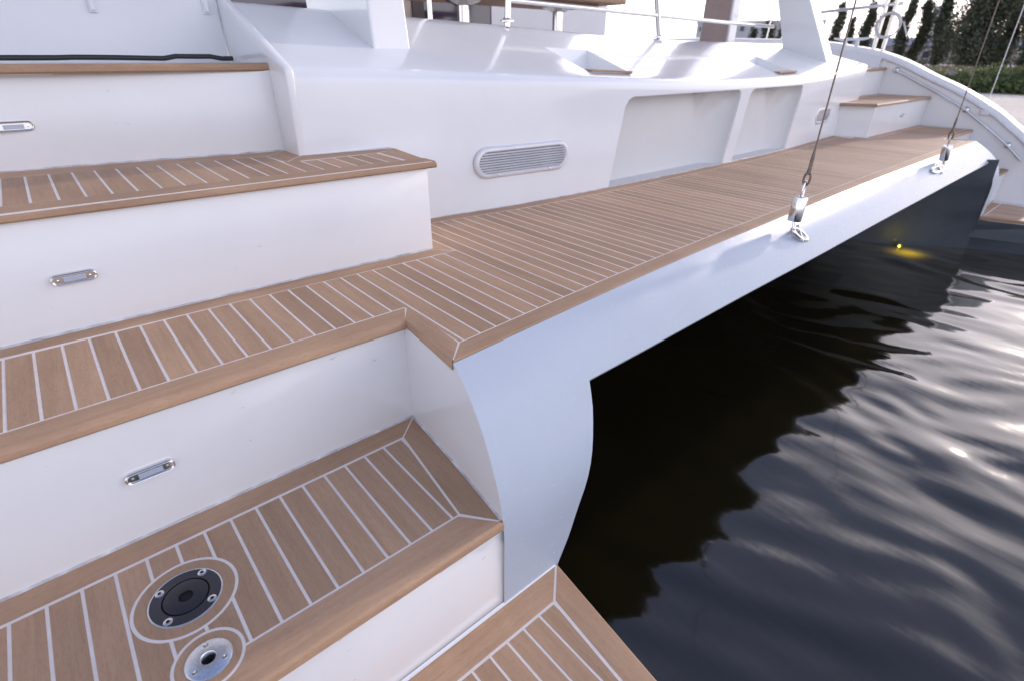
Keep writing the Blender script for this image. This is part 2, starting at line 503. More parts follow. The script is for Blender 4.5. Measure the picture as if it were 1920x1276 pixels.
# ------------------------------------------------------------------ hulls, transom and bridge
def transom():
    b = MB()
    zs = [-1.004, -1.03, -1.055, -1.08, -1.11, -1.14, -1.17, -1.228]
    # face of the bridge beam
    xs = [1.50 + (9.5 - 1.50) * k / 60 for k in range(61)]
    rows = []
    for x in xs:
        dy = E_top(x) - 1.405; zb = BOT(x); k = max(0, min(1, (x - 1.50) / 0.8))
        row = [(x, PROF(z2) + dy * (1 if True else 0), z2) for z2 in [lerp(-1.004, zb, i / 10) for i in range(11)]]
        y, z = row[-1][1], row[-1][2]
        row += [(x, y + 0.006, z - 0.012), (x, y + 0.022, z - 0.018), (x, y + 0.06, z - 0.018)]
        rows.append(row)
    b.grid(rows)
    # near leg, upper part beside the beam
    def xl(y): return XL(y)
    zz = [lerp(-1.004, -1.228, i / 10) for i in range(11)]
    rows = []
    for z in zz:
        rows.append([(lerp(xl(PROF(z)), 1.503, u / 8), PROF(z) + (E_top(lerp(xl(PROF(z)), 1.503, u / 8)) - 1.405), z) for u in range(9)])
    b.grid(rows)
    d0 = E_top(1.50) - 1.405
    zl = [lerp(-1.228, -2.7, (i / 30)) for i in range(31)]
    rows = []
    for z in zl:
        k = max(0.0, min(1.0, (z + 1.65) / 0.422)); k = k * k * (3 - 2 * k)
        rows.append([(lerp(xl(PROF(z)), XR(z), u / 8), PROF(z) + (E_top(lerp(xl(PROF(z)), 1.503, u / 8)) - 1.405) * k, z) for u in range(9)])
    b.grid(rows)
    # inboard return of the near leg
    b.grid([[r[-1] for r in rows], [(p[-1][0] - 0.004, p[-1][1] + 0.05, p[-1][2]) for p in rows]])
    # far leg
    xi = curve([(-2.7, 9.80), (-2.0, 9.76), (-1.7, 9.70), (-1.4, 9.62), (-1.246, 9.50)])
    xo = curve([(-2.7, 9.95), (-2.0, 9.95), (-1.5, 10.0), (-1.3, 9.97), (-1.2, 9.86), (-1.1, 9.70), (-1.004, 9.56)])
    rows = []
    for i in range(41):
        z = lerp(-1.004, -2.7, i / 40)
        a = 9.5 if z > -1.246 else xi(z); y = PROF(z) + 0.222
        rows.append([(lerp(a, xo(z), u / 4), y, z) for u in range(5)])
    b.grid(rows)
    b.grid([[(r[-1][0], r[-1][1], r[-1][2]) for r in rows], [(r[-1][0] + 0.01, 1.98, r[-1][2]) for r in rows]])
    o = b.build("transom", 'hull', boat, smooth=40)
    return o
transom()

def hull_sides():
    # near hull, inboard side
    plan = [(0.95, -1.6), (1.03, -0.6), (1.085, 0.1), (1.112, 0.49), (1.185, 1.075), (1.45, 1.6), (1.75, 2.3), (2.0, 3.2), (2.15, 5), (2.2, 9), (2.2, 14)]
    b = MB(); rows = []
    for x, y in plan:
        top = -2.03 if y < 1.1 else -1.20
        rows.append([(x + (XR(z) - 1.195), y + (0.03 if y > 1.0 and y < 1.1 else 0), z) for z in [lerp(top, -2.7, k / 8) for k in range(9)]])
    b.grid(rows)
    b.build("hull_side", 'navy', boat, smooth=60)
    planf = [(10.6, -1.6), (10.3, -0.4), (10.12, 0.1), (10.0, 0.6), (9.746, 1.285), (9.736, 1.31), (9.35, 1.75), (9.0, 2.25), (8.7, 3.2), (8.5, 5), (8.4, 9), (8.4, 14)]
    b = MB(); rows = []
    for x, y in planf:
        top = -2.03 if y < 1.29 else -1.20
        rows.append([(x - (XR(z) - 1.195) * (0.55), y, z) for z in [lerp(top, -2.7, k / 8) for k in range(9)]])
    b.grid(rows)
    b.build("hull_side", 'navy', boat, smooth=60)
    # tunnel roof under the bridge
    b = MB(); rows = []
    for k in range(41):
        x = lerp(1.3, 9.7, k / 40)
        y = PROF(BOT(x)) + E_top(x) - 1.405 + 0.058; z = BOT(x) - 0.018
        rows.append([(x, y, z), (x, y + 0.3, z - 0.01), (x, 3.5, -1.36), (x, 14, -1.36)])
    b.grid(rows); b.build("bridge_underside", 'navy', boat, smooth=60)
    b = MB(); b.box(1.2, 9.8, 13.9, 14.0, -2.7, -1.2); b.build("bow_bulkhead", 'navy', boat, smooth=0)
hull_sides()

# recess wall beside the lower steps
def recess_wall():
    b = MB(); rows = []
    for i in range(26):
        z = lerp(-1.006, -1.56, i / 25)
        yf = PROF(z) + (E_top(XL(PROF(z))) - 1.405)
        rows.append([(XL(lerp(1.855, yf, u / 10)), lerp(1.855, yf, u / 10), z) for u in range(11)])
    b.grid(rows)
    # rounded lip that turns into the transom
    b.build("recess_wall", 'white', boat, smooth=50)
recess_wall()

# ------------------------------------------------------------------ planked decks
def cauk_base(name, polys, z, depth=0.03, mat='caulk'):
    b = MB()
    for p in polys: b.prism(p, z - depth, z - PROUD)
    return b.build(name, mat, boat, smooth=0, weld=False)

def jit(): return random.uniform(-0.0003, 0.0003)

def board(parent, poly, z, mat, name="border_board", th=0.02, inset=0.0028):
    # inset polygon slightly so that joints show caulking
    n = len(poly); P = [Vector((p[0], p[1])) for p in poly]
    area = sum(P[i].x * P[(i + 1) % n].y - P[(i + 1) % n].x * P[i].y for i in range(n))
    if area < 0: P = P[::-1]
    out = []
    for i in range(n):
        a, q, c = P[i - 1], P[i], P[(i + 1) % n]
        d1 = (q - a).normalized(); d2 = (c - q).normalized()
        n1 = Vector((-d1.y, d1.x)); n2 = Vector((-d2.y, d2.x))
        bis = n1 + n2
        if bis.length < 1e-4: bis = n1
        bis = bis / max(0.25, bis.dot(n1)) if bis.length else n1
        out.append(q + bis * inset)
    b = MB(); b.prism([(p.x, p.y) for p in out], z - th, z + jit(), False)
    return b.build(name, mat, parent, smooth=0, bevel=0.0)

def strip_plank(parent, x0, x1, lo, hi, z, th=0.012, n=1):
    g = GAP / 2
    a, c = x0 + g, x1 - g
    b = MB()
    pts = [(lerp(a, c, i / n), lo(lerp(a, c, i / n)) + g * 0.8) for i in range(n + 1)] + [(lerp(c, a, i / n), hi(lerp(c, a, i / n)) - g * 0.8) for i in range(n + 1)]
    if pts[-1][1] - pts[0][1] < 0.004 and pts[n + 1][1] - pts[n][1] < 0.004: return None
    for i in range(n + 1):
        j = 2 * n + 1 - i
        if pts[j][1] < pts[i][1] + 0.001: pts[j] = (pts[j][0], pts[i][1] + 0.001)
    b.prism(pts, z - th, z + jit(), False)
    return b.build("plank", 'teak_y', parent, smooth=0)

def nosing(parent, line, back, z, th, r, mat='teak_nose', name="nosing"):
    """rounded teak edge: line = front (x, y) stations, back = matching back stations"""
    b = MB(); rows = []
    for (x, y), (xb, yb) in zip(line, back):
        d = Vector((x - xb, y - yb)); L = d.length; d /= L
        row = [(xb, yb, z - th), (xb, yb, z)]
        for k in range(7):
            a = k / 6 * math.pi / 2
            u = L - r + r * math.sin(a); row.append((xb + d.x * u, yb + d.y * u, z - r + r * math.cos(a)))
        r2 = min(0.008, th - r + 0.001)
        row += [(xb + d.x * L, yb + d.y * L, z - th + r2), (xb + d.x * (L - r2), yb + d.y * (L - r2), z - th)]
        rows.append(row)
    b.grid(rows, True)
    b.add(rows[0], [tuple(range(len(rows[0])))]); b.add(rows[-1], [tuple(range(len(rows[-1])))[::-1]])
    return b.build(name, mat, parent, smooth=40)

def sealant(pts, z, w=0.008):
    b = MB(); rows = []
    for i, (x, y) in enumerate(pts):
        rows.append([(x, y + 0.004, z - 0.002), (x, y + 0.002, z + w), (x, y - w * 0.9 * (0.85 + 0.3 * random.random()), z + 0.0035), (x, y - w * 1.2, z - 0.002)])
    b.grid(rows)
    return b.build("sealant", 'seal', boat, smooth=60)

# --- upper deck edge (T1)
def tread1():
    base = cauk_base("upper_deck", [[(-1.4, 3.60), (-0.2, 3.57), (1.0, 3.43), (1.125, 3.42), (1.125, 4.06), (-1.4, 4.06)]], Z1 - 0.002, 0.045, 'white')
    nosing(base, [(-1.4, 3.53), (-0.2, 3.50), (1.0, 3.365), (1.165, 3.355)], [(-1.4, 3.62), (-0.2, 3.59), (1.0, 3.455), (1.165, 3.44)], Z1 - 0.0, 0.040, 0.018)
tread1()

# --- second step (T2)
R12 = curve([(-1.4, 3.64), (-0.16, 3.57), (0.5, 3.475), (1.125, 3.36)])
F2 = curve([(-1.4, 2.66), (-0.2, 2.59), (1.62, 2.505)])
def tread2():
    z = Z2
    base = cauk_base("stair_tread", [[(-1.4, 2.66), (-0.2, 2.60), (1.6, 2.52), (1.665, 3.10), (1.13, 3.14), (1.125, 3.36), (0.5, 3.475), (-0.16, 3.57), (-1.4, 3.64)]], z)
    fc = lambda x: F2(x) + lerp(0.15, 0.125, max(0, min(1, (x + 0.2) / 1.8)))
    bc = lambda x: R12(x) - lerp(0.19, 0.165, max(0, min(1, (x + 0.2) / 1.2)))
    st = [(-1.4 + 3.02 * k / 10) for k in range(11)]
    nosing(base, [(x, F2(x)) for x in st], [(x, fc(x)) for x in st], z, 0.034, 0.026)
    x = -0.162 - 14 * 0.0872
    while x < 1.50:
        x1 = min(x + 0.0872, 1.505)
        xm = (x + x1) / 2
        if xm < 0.97: hi = bc
        else: hi = (lambda q: lerp(2.955, 2.945, (q - 1) / 0.5)) if xm > 1.03 else (lambda q: 2.99)
        strip_plank(base, x, x1, fc, hi, z)
        x += 0.0872
    board(base, [(-1.4, bc(-1.4)), (0.0, bc(0)), (0.97, bc(0.97)), (1.12, R12(1.12)), (0.0, R12(0.0)), (-1.4, R12(-1.4))], z, 'teak_x')
    board(base, [(0.97, bc(0.97)), (1.12, R12(1.12)), (1.125, 3.135), (0.985, 2.975)], z, 'teak_y')
    board(base, [(0.985, 2.97), (1.125, 3.135), (1.665, 3.04), (1.51, 2.945)], z, 'teak_x')
    board(base, [(1.51, 2.945), (1.665, 3.04), (1.61, 2.62), (1.51, 2.635)], z, 'teak_y')
tread2()

# --- bridge deck and third step (T3)
R23 = curve([(-1.4, 2.66), (-0.33, 2.605), (0.5, 2.59), (1.545, 2.54)])
F3 = curve([(-1.4, 1.84), (-0.3, 1.825), (0.97, 1.815)])
def deck3():
    z = Z3
    xs = [1.55 + (9.5 - 1.55) * k / 40 for k in range(41)]
    P = [(-1.4, 1.86), (0.985, 1.84), (0.94, 1.42)] + [(x, E_top(x) + 0.012) for x in [0.945 + 8.6 * k / 50 for k in range(51)]] + [(9.37, 1.97), (11.05, 2.02), (11.05, 2.69), (8.77, 2.69), (8.58, 3.07)]
    P += [(x, WALLY(x)) for x in xs[::-1] if x < 8.5] + [(1.55, 2.54), (0.5, 2.59), (-0.33, 2.605), (-1.4, 2.66)]
    base = cauk_base("bridge_deck", [P], z)
    fcb = lambda x: E_top(x) + 0.10
    st = [(-1.4 + 2.37 * k / 8) for k in range(9)]
    nosing(base, [(x, F3(x)) for x in st[:-1]] + [(0.966, 1.812)], [(x, 1.934) for x in st[:-1]] + [(1.035, 1.934)], z, 0.040, 0.030)
    # board round the jog, squared edge towards the transom
    nosing(base, [(0.968, 1.818), (0.945, 1.60), (0.922, 1.408)], [(1.042, 1.925), (1.040, 1.72), (1.030, 1.520)], z, 0.036, 0.022, 'teak_y')
    # front board along the transom: three lengths with butt joints
    for a, c in ((0.93, 3.35), (3.355, 6.3), (6.305, 9.54)):
        n = 14; fr = [(lerp(a, c, k / n)) for k in range(n + 1)]
        line = [(x, E_top(x) + 0.004) for x in fr]; back = [(x, fcb(x) - 0.003) for x in fr]
        if a < 1: back[0] = (1.037, 1.514); line[0] = (0.932, 1.412); back[1] = (max(back[1][0], 1.1), back[1][1])
        nosing(base, line, back, z, 0.02, 0.006, 'teak_x', "border_board")
    # planks
    x = -0.326 - 12 * PITCH
    bw = lambda q: (R23(q) - 0.112) if q < 1.545 else (WALLY(q) - 0.105)
    cnt = 0
    while x < 10.98:
        x1 = x + PITCH; xm = x + PITCH / 2
        if xm < 1.03: lo = lambda q: 1.938
        elif xm < 9.33: lo = fcb
        elif xm < 9.48: lo = lambda q: 1.80
        else: lo = lambda q: 2.045
        if xm < 1.63: hi = lambda q: R23(min(q, 1.54)) - 0.112 
        elif xm < 8.52: hi = lambda q: WALLY(q) - 0.105
        elif xm < 8.68: hi = lambda q: 2.80
        else: hi = lambda q: 2.60
        strip_plank(base, x, x1, lo, hi, z, 0.012, 2)
        if x < 1.036 < x1: strip_plank(base, 1.036 - GAP * 0.2, x1, fcb, lambda q: 1.938 + GAP * 0.8, z, 0.012, 1)
        x = x1
    # border boards along the riser, round the block and along the bulkhead
    board(base, [(-1.4, R23(-1.4) - 0.11), (0.4, R23(0.4) - 0.11), (1.662, 2.425), (1.545, 2.54), (0.4, R23(0.4)), (-1.4, R23(-1.4))], z, 'teak_x')
    board(base, [(1.662, 2.43), (1.545, 2.54), (1.585, 3.10), (1.664, 2.995)], z, 'teak_y')
    xs = [1.66 + (8.56 - 1.66) * k / 24 for k in range(25)]
    for a in range(0, 24, 8):
        seg = xs[a:a + 9]
        board(base, [(x, WALLY(x) - 0.103) for x in seg] + [(x, WALLY(x)) for x in seg[::-1]], z, 'teak_x', inset=0.002)
    board(base, [(8.72, 2.605), (11.04, 2.605), (11.04, 2.69), (8.78, 2.69)], z, 'teak_x')
    nosing(base, [(9.42, 1.945), (10.2, 1.955), (11.05, 1.965)], [(9.42, 2.04), (10.2, 2.04), (11.05, 2.04)], z, 0.04, 0.03)
    nosing(base, [(9.545, 1.632), (9.38, 1.945)], [(9.45, 1.74), (9.33, 2.03)], z, 0.036, 0.022, 'teak_y')
deck3()

# --- fourth step (T4) with the two deck fittings
FILL, DRAIN = (-0.071, 1.486), (-0.069, 1.227)
def tread4():
    z = Z4
    base = cauk_base("stair_tread", [[(-1.4, 1.09), (0.887, 1.085), (0.93, 1.41), (0.98, 1.85), (-1.4, 1.85)]], z, 0.045)
    fc = lambda x: 1.203
    bc = lambda x: 1.728
    def rb(y): return lerp(0.779, 0.848, (y - 1.21) / (1.728 - 1.21))       # inner edge of the slanted side board
    n = 24
    b1 = nosing(base, [(lerp(-1.4, 0.886, k / n), 1.066) for k in range(n + 1)], [(lerp(-1.4, 0.775, k / n), 1.1985) for k in range(n + 1)], z, 0.045, 0.016, 'teak_x')
    p = 0.0893; x = 0.486 - 20 * p
    c1 = cyl_cutter(FILL, 0.1505, z - 0.06, z + 0.06); c2 = cyl_cutter(DRAIN, 0.096, z - 0.06, z + 0.06)
    cut(b1, [c2])
    h1 = cyl_cutter(FILL, 0.097, z - 0.2, z + 0.06); h2 = cyl_cutter(DRAIN, 0.055, z - 0.2, z + 0.06)
    cut(base, [h1, h2])
    while x < 0.85:
        x1 = x + p
        def lo2(q):
            if q <= 0.779: return 1.203
            return 1.21 + (q - 0.779) / (0.848 - 0.779) * (1.728 - 1.21)
        if FILL[0] - 0.16 < x and x1 < FILL[0] + 0.14:
            pl = [strip_plank(base, x, x1, fc, lambda q: FILL[1] + GAP * 0.4, z), strip_plank(base, x, x1, lambda q: FILL[1] - GAP * 0.4, bc, z)]
        else:
            pl = [strip_plank(base, x, min(x1, 0.853), lo2 if x1 > 0.78 else fc, bc, z, 0.012, 4 if x1 > 0.78 else 1)]
        for o in pl:
            if o is not None and x1 > FILL[0] - 0.16 and x < FILL[0] + 0.16:
                # close the underside so that the boolean sees a solid
                bm = bmesh.new(); bm.from_mesh(o.data)
                bmesh.ops.holes_fill(bm, edges=bm.edges); bmesh.ops.recalc_face_normals(bm, faces=bm.faces)
                bm.to_mesh(o.data); bm.free()
                cut(o, [c1, c2])
        x = x1
    for c in (c1, c2, h1, h2): 
        me = c.data; bpy.data.objects.remove(c); bpy.data.meshes.remove(me)
    board(base, [(-1.4, 1.735), (0.855, 1.735), (0.976, 1.842), (-1.4, 1.842)], z, 'teak_x')
    board(base, [(0.785, 1.205), (0.857, 1.735), (0.976, 1.842), (0.926, 1.40), (0.884, 1.075)], z, 'teak_y')
    # teak rings round the fittings
    def ring(c, r0, r1):
        b = MB(); b.lathe([(r0, -0.01), (r0, 0.0), (r1, 0.0), (r1, -0.01)], (c[0], c[1], z), n=72)
        b.build("teak_ring", 'teak_y', base, smooth=30)
    ring(FILL, 0.1055, 0.1405); ring(DRAIN, 0.0625, 0.0865)
tread4()

# --- bathing platform (T5)
def tread5():
    z = Z5
    base = cauk_base("bathing_platform", [[(-1.4, -0.2), (1.07, -0.2), (1.105, 0.49), (1.183, 1.07), (-1.4, 1.07)]], z, 0.05)
    def lo2(q):
        return -0.15 if q < 0.93 else (-0.15 if q < 0.94 else 0.945 - (1.045 - q) / (1.045 - 0.935) * (0.945 + 0.15))
    p = 0.0838; x = 1.045 - 28 * p
    while x < 1.04:
        x1 = x + p
        strip_plank(base, x, x1, lo2, lambda q: 0.940, z, 0.012, 3 if x1 > 0.95 else 1)
        x = x1
    board(base, [(-1.4, 0.945), (1.05, 0.945), (1.18, 1.065), (-1.4, 1.065)], z, 'teak_x')
    nosing(base, [(1.19, 1.066), (1.115, 0.49), (1.075, -0.2)], [(1.060, 0.944), (1.012, 0.49), (0.944, -0.2)], z, 0.05, 0.008, 'teak_y', "border_board")
    # white fillet behind the platform
    b = MB(); b.grid([[(x, 1.073, z + 0.010), (x, 1.068, z + 0.004), (x, 1.062, z + 0.001)] for x in (-1.4, 0.4, 0.9, 1.178)])
    b.build("white_fillet", 'white', boat, smooth=60)
tread5()

# --- risers
def riser(name, pts_top, pts_bot, th=0.05, mat='white'):
    b = MB(); n = len(pts_top)
    f = [[p for p in pts_bot], [p for p in pts_top]]
    bk = [[(p[0], p[1] + th, p[2]) for p in pts_top], [(p[0], p[1] + th, p[2]) for p in pts_bot]]
    b.grid([f[0], f[1], bk[0], bk[1], f[0]])
    for i in (0, -1):
        b.add([f[0][i], f[1][i], bk[0][i], bk[1][i]], [(0, 1, 2, 3)])
    return b.build(name, mat, boat, smooth=40, bevel=0.004)
def risers():
    X = [-1.4, -0.9, -0.33, 0.1, 0.5, 0.9, 1.122]
    riser("riser", [(x, R12(x), Z1 - 0.03) for x in X], [(x, R12(x), Z2 - 0.01) for x in X])
    X = [-1.4, -0.33, 0.1, 0.5, 1.0, 1.58]
    riser("riser", [(x, F2(x) + 0.035, Z2 - 0.03) for x in X], [(x, R23(min(x, 1.545)), Z3 - 0.01) for x in X])
    # right return of the second block
    b = MB(); b.add([(1.578, 2.55, Z2 - 0.03), (1.64, 3.10, Z2 - 0.03), (1.60, 3.12, Z3 - 0.01), (1.545, 2.56, Z3 - 0.01)], [(0, 1, 2, 3)])
    b.build("block_side", 'white', boat, smooth=0)
    X = [-1.4, 0, 0.978]
    riser("riser", [(x, 1.845, Z3 - 0.03) for x in X], [(x, 1.845, Z4 - 0.01) for x in X])
    X = [-1.4, 0, 0.935]
    riser("riser", [(x, 1.087, Z4 - 0.04) for x in X], [(x, 1.075, Z5 - 0.03) for x in X])
    # dirty sealant lines at the feet
    def line(f, x0, x1, n=60): return [(lerp(x0, x1, k / n), f(lerp(x0, x1, k / n))) for k in range(n + 1)]
    sealant(line(R12, -1.0, 1.12), Z2)
    sealant(line(R23, -1.0, 1.545), Z3, 0.007)
    sealant(line(lambda x: 1.845, -1.0, 0.975), Z4, 0.007)
    sealant(line(lambda x: WALLY(x), 1.62, 8.5, 120), Z3, 0.005)
    b = MB(); rows = []
    for k in range(30):
        y = lerp(1.845, 1.08, k / 29); x = XL(y)
        rows.append([(x + 0.002, y, Z4 + 0.007), (x - 0.006, y, Z4 + 0.003), (x - 0.009, y, Z4 - 0.002)])
    b.grid(rows); b.build("sealant", 'seal', boat, smooth=60)
risers()

# ------------------------------------------------------------------ aft coaming with its two alcoves and step notches
def sd_round(px, pz, cx, cz, hx, hz, r):
    qx, qz = abs(px - cx) - (hx - r), abs(pz - cz) - (hz - r)
    return math.hypot(max(qx, 0), max(qz, 0)) + min(max(qx, qz), 0) - r
def sstep(a, b, x):
    t = max(0, min(1, (x - a) / (b - a))); return t * t * (3 - 2 * t)
ALC = [(3.60, 5.385), (5.56, 6.835)]
def shear(xs, z):
    w = sstep(2.3, 3.4, xs) * (1 - sstep(7.1, 8.2, xs))
    return 0.19 * (min(max(z, -1.0), -0.30) + 1.0) * w
def alcove(xs, z):
    d = 0
    for a, c in ALC:
        s = sd_round(xs, z, (a + c) / 2, -0.86, (c - a) / 2, 0.555, 0.11)
        D = 0.18
        w = 0.014 if xs < c - 0.60 else lerp(0.014, 0.30, sstep(c - 0.60, c - 0.45, xs))
        t = max(0.0, min(1.0, -s / w)); e = math.sqrt(1 - (1 - t) ** 2)
        if z > -0.40 and xs > c - 0.60: e = min(e, sstep(0.0, 0.02, -sd_round(xs, z, (a + c) / 2, -0.86, (c - a) / 2 + 0.4, 0.555, 0.02)) if s < 0 else 0)
        d = max(d, D * e)
    return d
def coaming():
    b = MB()
    xs = sorted(set([round(1.13 + (9.35 - 1.13) * k / 260, 4) for k in range(261)]))
    NOT = [(3.43 - 0.133, 3.93 - 0.133), (6.50 - 0.133, 7.0 - 0.133)]
    for a, c in ALC:
        xs += [a + d for d in (-0.004, 0.0, 0.004, 0.008, 0.012, 0.018, 0.045, 0.06, 0.075, 0.09, 0.105)] + [c + d for d in (-0.09, -0.075, -0.045, -0.02, -0.01, -0.005, -0.002, 0.0, 0.006)]
    for a, c in NOT:
        xs = [x for x in xs if min(abs(x - a), abs(x - c)) > 0.012]
        xs += [a - 0.002, a + 0.002, c - 0.002, c + 0.002]
    xs = sorted(xs)
    rows = []
    for x in xs:
        yw, zt, yu, zu = WALLY(x), WALLZ(x), UPY(x), UPZ(x)
        zf = -0.53 if x < 1.56 else (-1.012 if x < 8.9 else -0.60)
        if x < 1.56: zf = -0.53
        rt = 0.065
        zz = [lerp(zf, -0.46, k / 20) for k in range(21)] + [-0.46 + 0.13 * k / 16 for k in range(1, 17)] + [-0.327 + 0.022 * k / 10 for k in range(1, 12)]
        if zt - rt < -0.305: zz = [min(z_, zt - rt - 0.0004 * (len(zz) - i_)) for i_, z_ in enumerate(zz)]
        row = []
        xc = x
        for z in zz:
            xw = xc + shear(xc, z)
            row.append((xw, WALLY(xw) + alcove(xc, z), z))
        x = xc + shear(xc, 0.0)
        yw, zt, yu, zu = WALLY(x), WALLZ(x), UPY(x), UPZ(x)
        row.append((x, yw, zt - rt))
        sl = math.atan2(zu - zt, yu - yw)
        t0 = Vector((yw, zt - rt)); dirS = Vector((math.cos(sl), math.sin(sl)))
        c0 = Vector((yw, zt)); p2 = c0 + dirS * rt
        for k in range(1, 8):
            t = k / 8
            q = t0 * (1 - t) ** 2 + c0 * 2 * t * (1 - t) + p2 * t * t
            row.append((x, q.x, q.y))
        row.append((x, p2.x, p2.y))
        # slope with a notch
        L = (Vector((yu, zu)) - p2).length
        a0, a1 = 0.075, 0.62
        inn = any(a - 0.001 < xc < c + 0.001 for a, c in NOT)
        for k in range(0, 9):
            if not inn: q = p2 + dirS * lerp(a0, a1, k / 8)
            else:
                f0 = p2 + dirS * a0; f1 = p2 + dirS * a1
                if k <= 4: q = Vector((lerp(f0.x, f1.x, k / 4 * 0.97), f0.y - 0.004 if k > 0 else f0.y))
                else: q = Vector((lerp(f0.x, f1.x, 0.97 + 0.03 * (k - 4) / 4), lerp(f0.y - 0.004, f1.y, (k - 4) / 4)))
            row.append((x, q.x, q.y))
        for k in range(1, 6):
            q = p2 + dirS * lerp(a1, L - 0.04, k / 5); row.append((x, q.x, q.y))
        row += [(x, yu, zu - 0.004), (x, yu + 0.10, zu), (x, yu + 0.28, zu), (x, yu + 0.31, zu - 0.03), (x, yu + 0.31, -0.60)]
        rows.append(row)
    b.grid(rows)
    # end caps
    for row in (rows[0], rows[-1]):
        base = [(row[0][0], p[1], p[2]) for p in row] + [(row[0][0], row[-1][1], row[0][2])]
        b.add(base, [tuple(range(len(base)))])
    o = b.build("coaming", 'gloss', boat, smooth=38)
    o.data.materials.append(MAT['locker'])                 # alcoves lined with a matt coat, greyed to add recess shade
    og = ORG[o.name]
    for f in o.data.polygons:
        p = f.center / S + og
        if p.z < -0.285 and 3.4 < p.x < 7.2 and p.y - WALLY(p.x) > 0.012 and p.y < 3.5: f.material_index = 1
    # teak edges of the step notches
    for a, c in NOT:
        q = []; a += 0.133; c += 0.133
        for x in (a + 0.01, c - 0.01):
            yw, zt, yu, zu = WALLY(x), WALLZ(x), UPY(x), UPZ(x); sl = math.atan2(zu - zt, yu - yw)
            q.append((x, yw + math.cos(sl) * 0.16, zt + math.sin(sl) * 0.16))
        m2 = MB()
        (xa, ya, za), (xc, yc, zc) = q
        m2.hexa([(xa, ya - 0.03, za - 0.002), (xc, yc - 0.03, zc - 0.002), (xc, yc + 0.06, zc - 0.002), (xa, ya + 0.06, za - 0.002),
                 (xa, ya - 0.03, za + 0.016), (xc, yc - 0.03, zc + 0.016), (xc, yc + 0.06, zc + 0.016), (xa, ya + 0.06, za + 0.016)])
        m2.build("step_edge", 'teak_nose', boat, smooth=0, bevel=0.004)
coaming()
# alcove floors continue the deck in the same greyed coat
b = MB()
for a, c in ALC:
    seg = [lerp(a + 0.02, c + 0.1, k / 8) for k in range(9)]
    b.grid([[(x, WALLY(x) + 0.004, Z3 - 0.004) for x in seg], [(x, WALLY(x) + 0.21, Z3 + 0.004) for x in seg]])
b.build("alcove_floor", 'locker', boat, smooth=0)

# white raked wing at the left end of the coaming, and the grey locker wall behind the upper deck
b = MB(); b.prism_x([(3.36, -0.52), (3.13, -0.52), (3.115, -0.09), (3.135, -0.065), (3.95, 0.285), (4.3, 0.40), (4.3, -0.06), (3.36, -0.06)], 1.115, 1.16)
b.build("coaming_wing", 'white', boat, smooth=30, bevel=0.010, segs=3)
b = MB(); b.box(-1.4, 1.112, 4.06, 4.12, -0.09, 1.6)
wall = b.build("locker_door", 'satin', boat, smooth=0)
wall['label'] = "pale grey flat locker door above the upper step"
for x, z in ((0.474, 0.214), (1.045, 0.229)):
    b = MB(); b.box(x - 0.019, x + 0.019, 4.046, 4.062, z - 0.03, z + 0.06); b.box(x - 0.012, x + 0.012, 4.036, 4.048, z - 0.02, z + 0.03)
    b.build("door_clip", 'satin', wall, smooth=0, bevel=0.003)

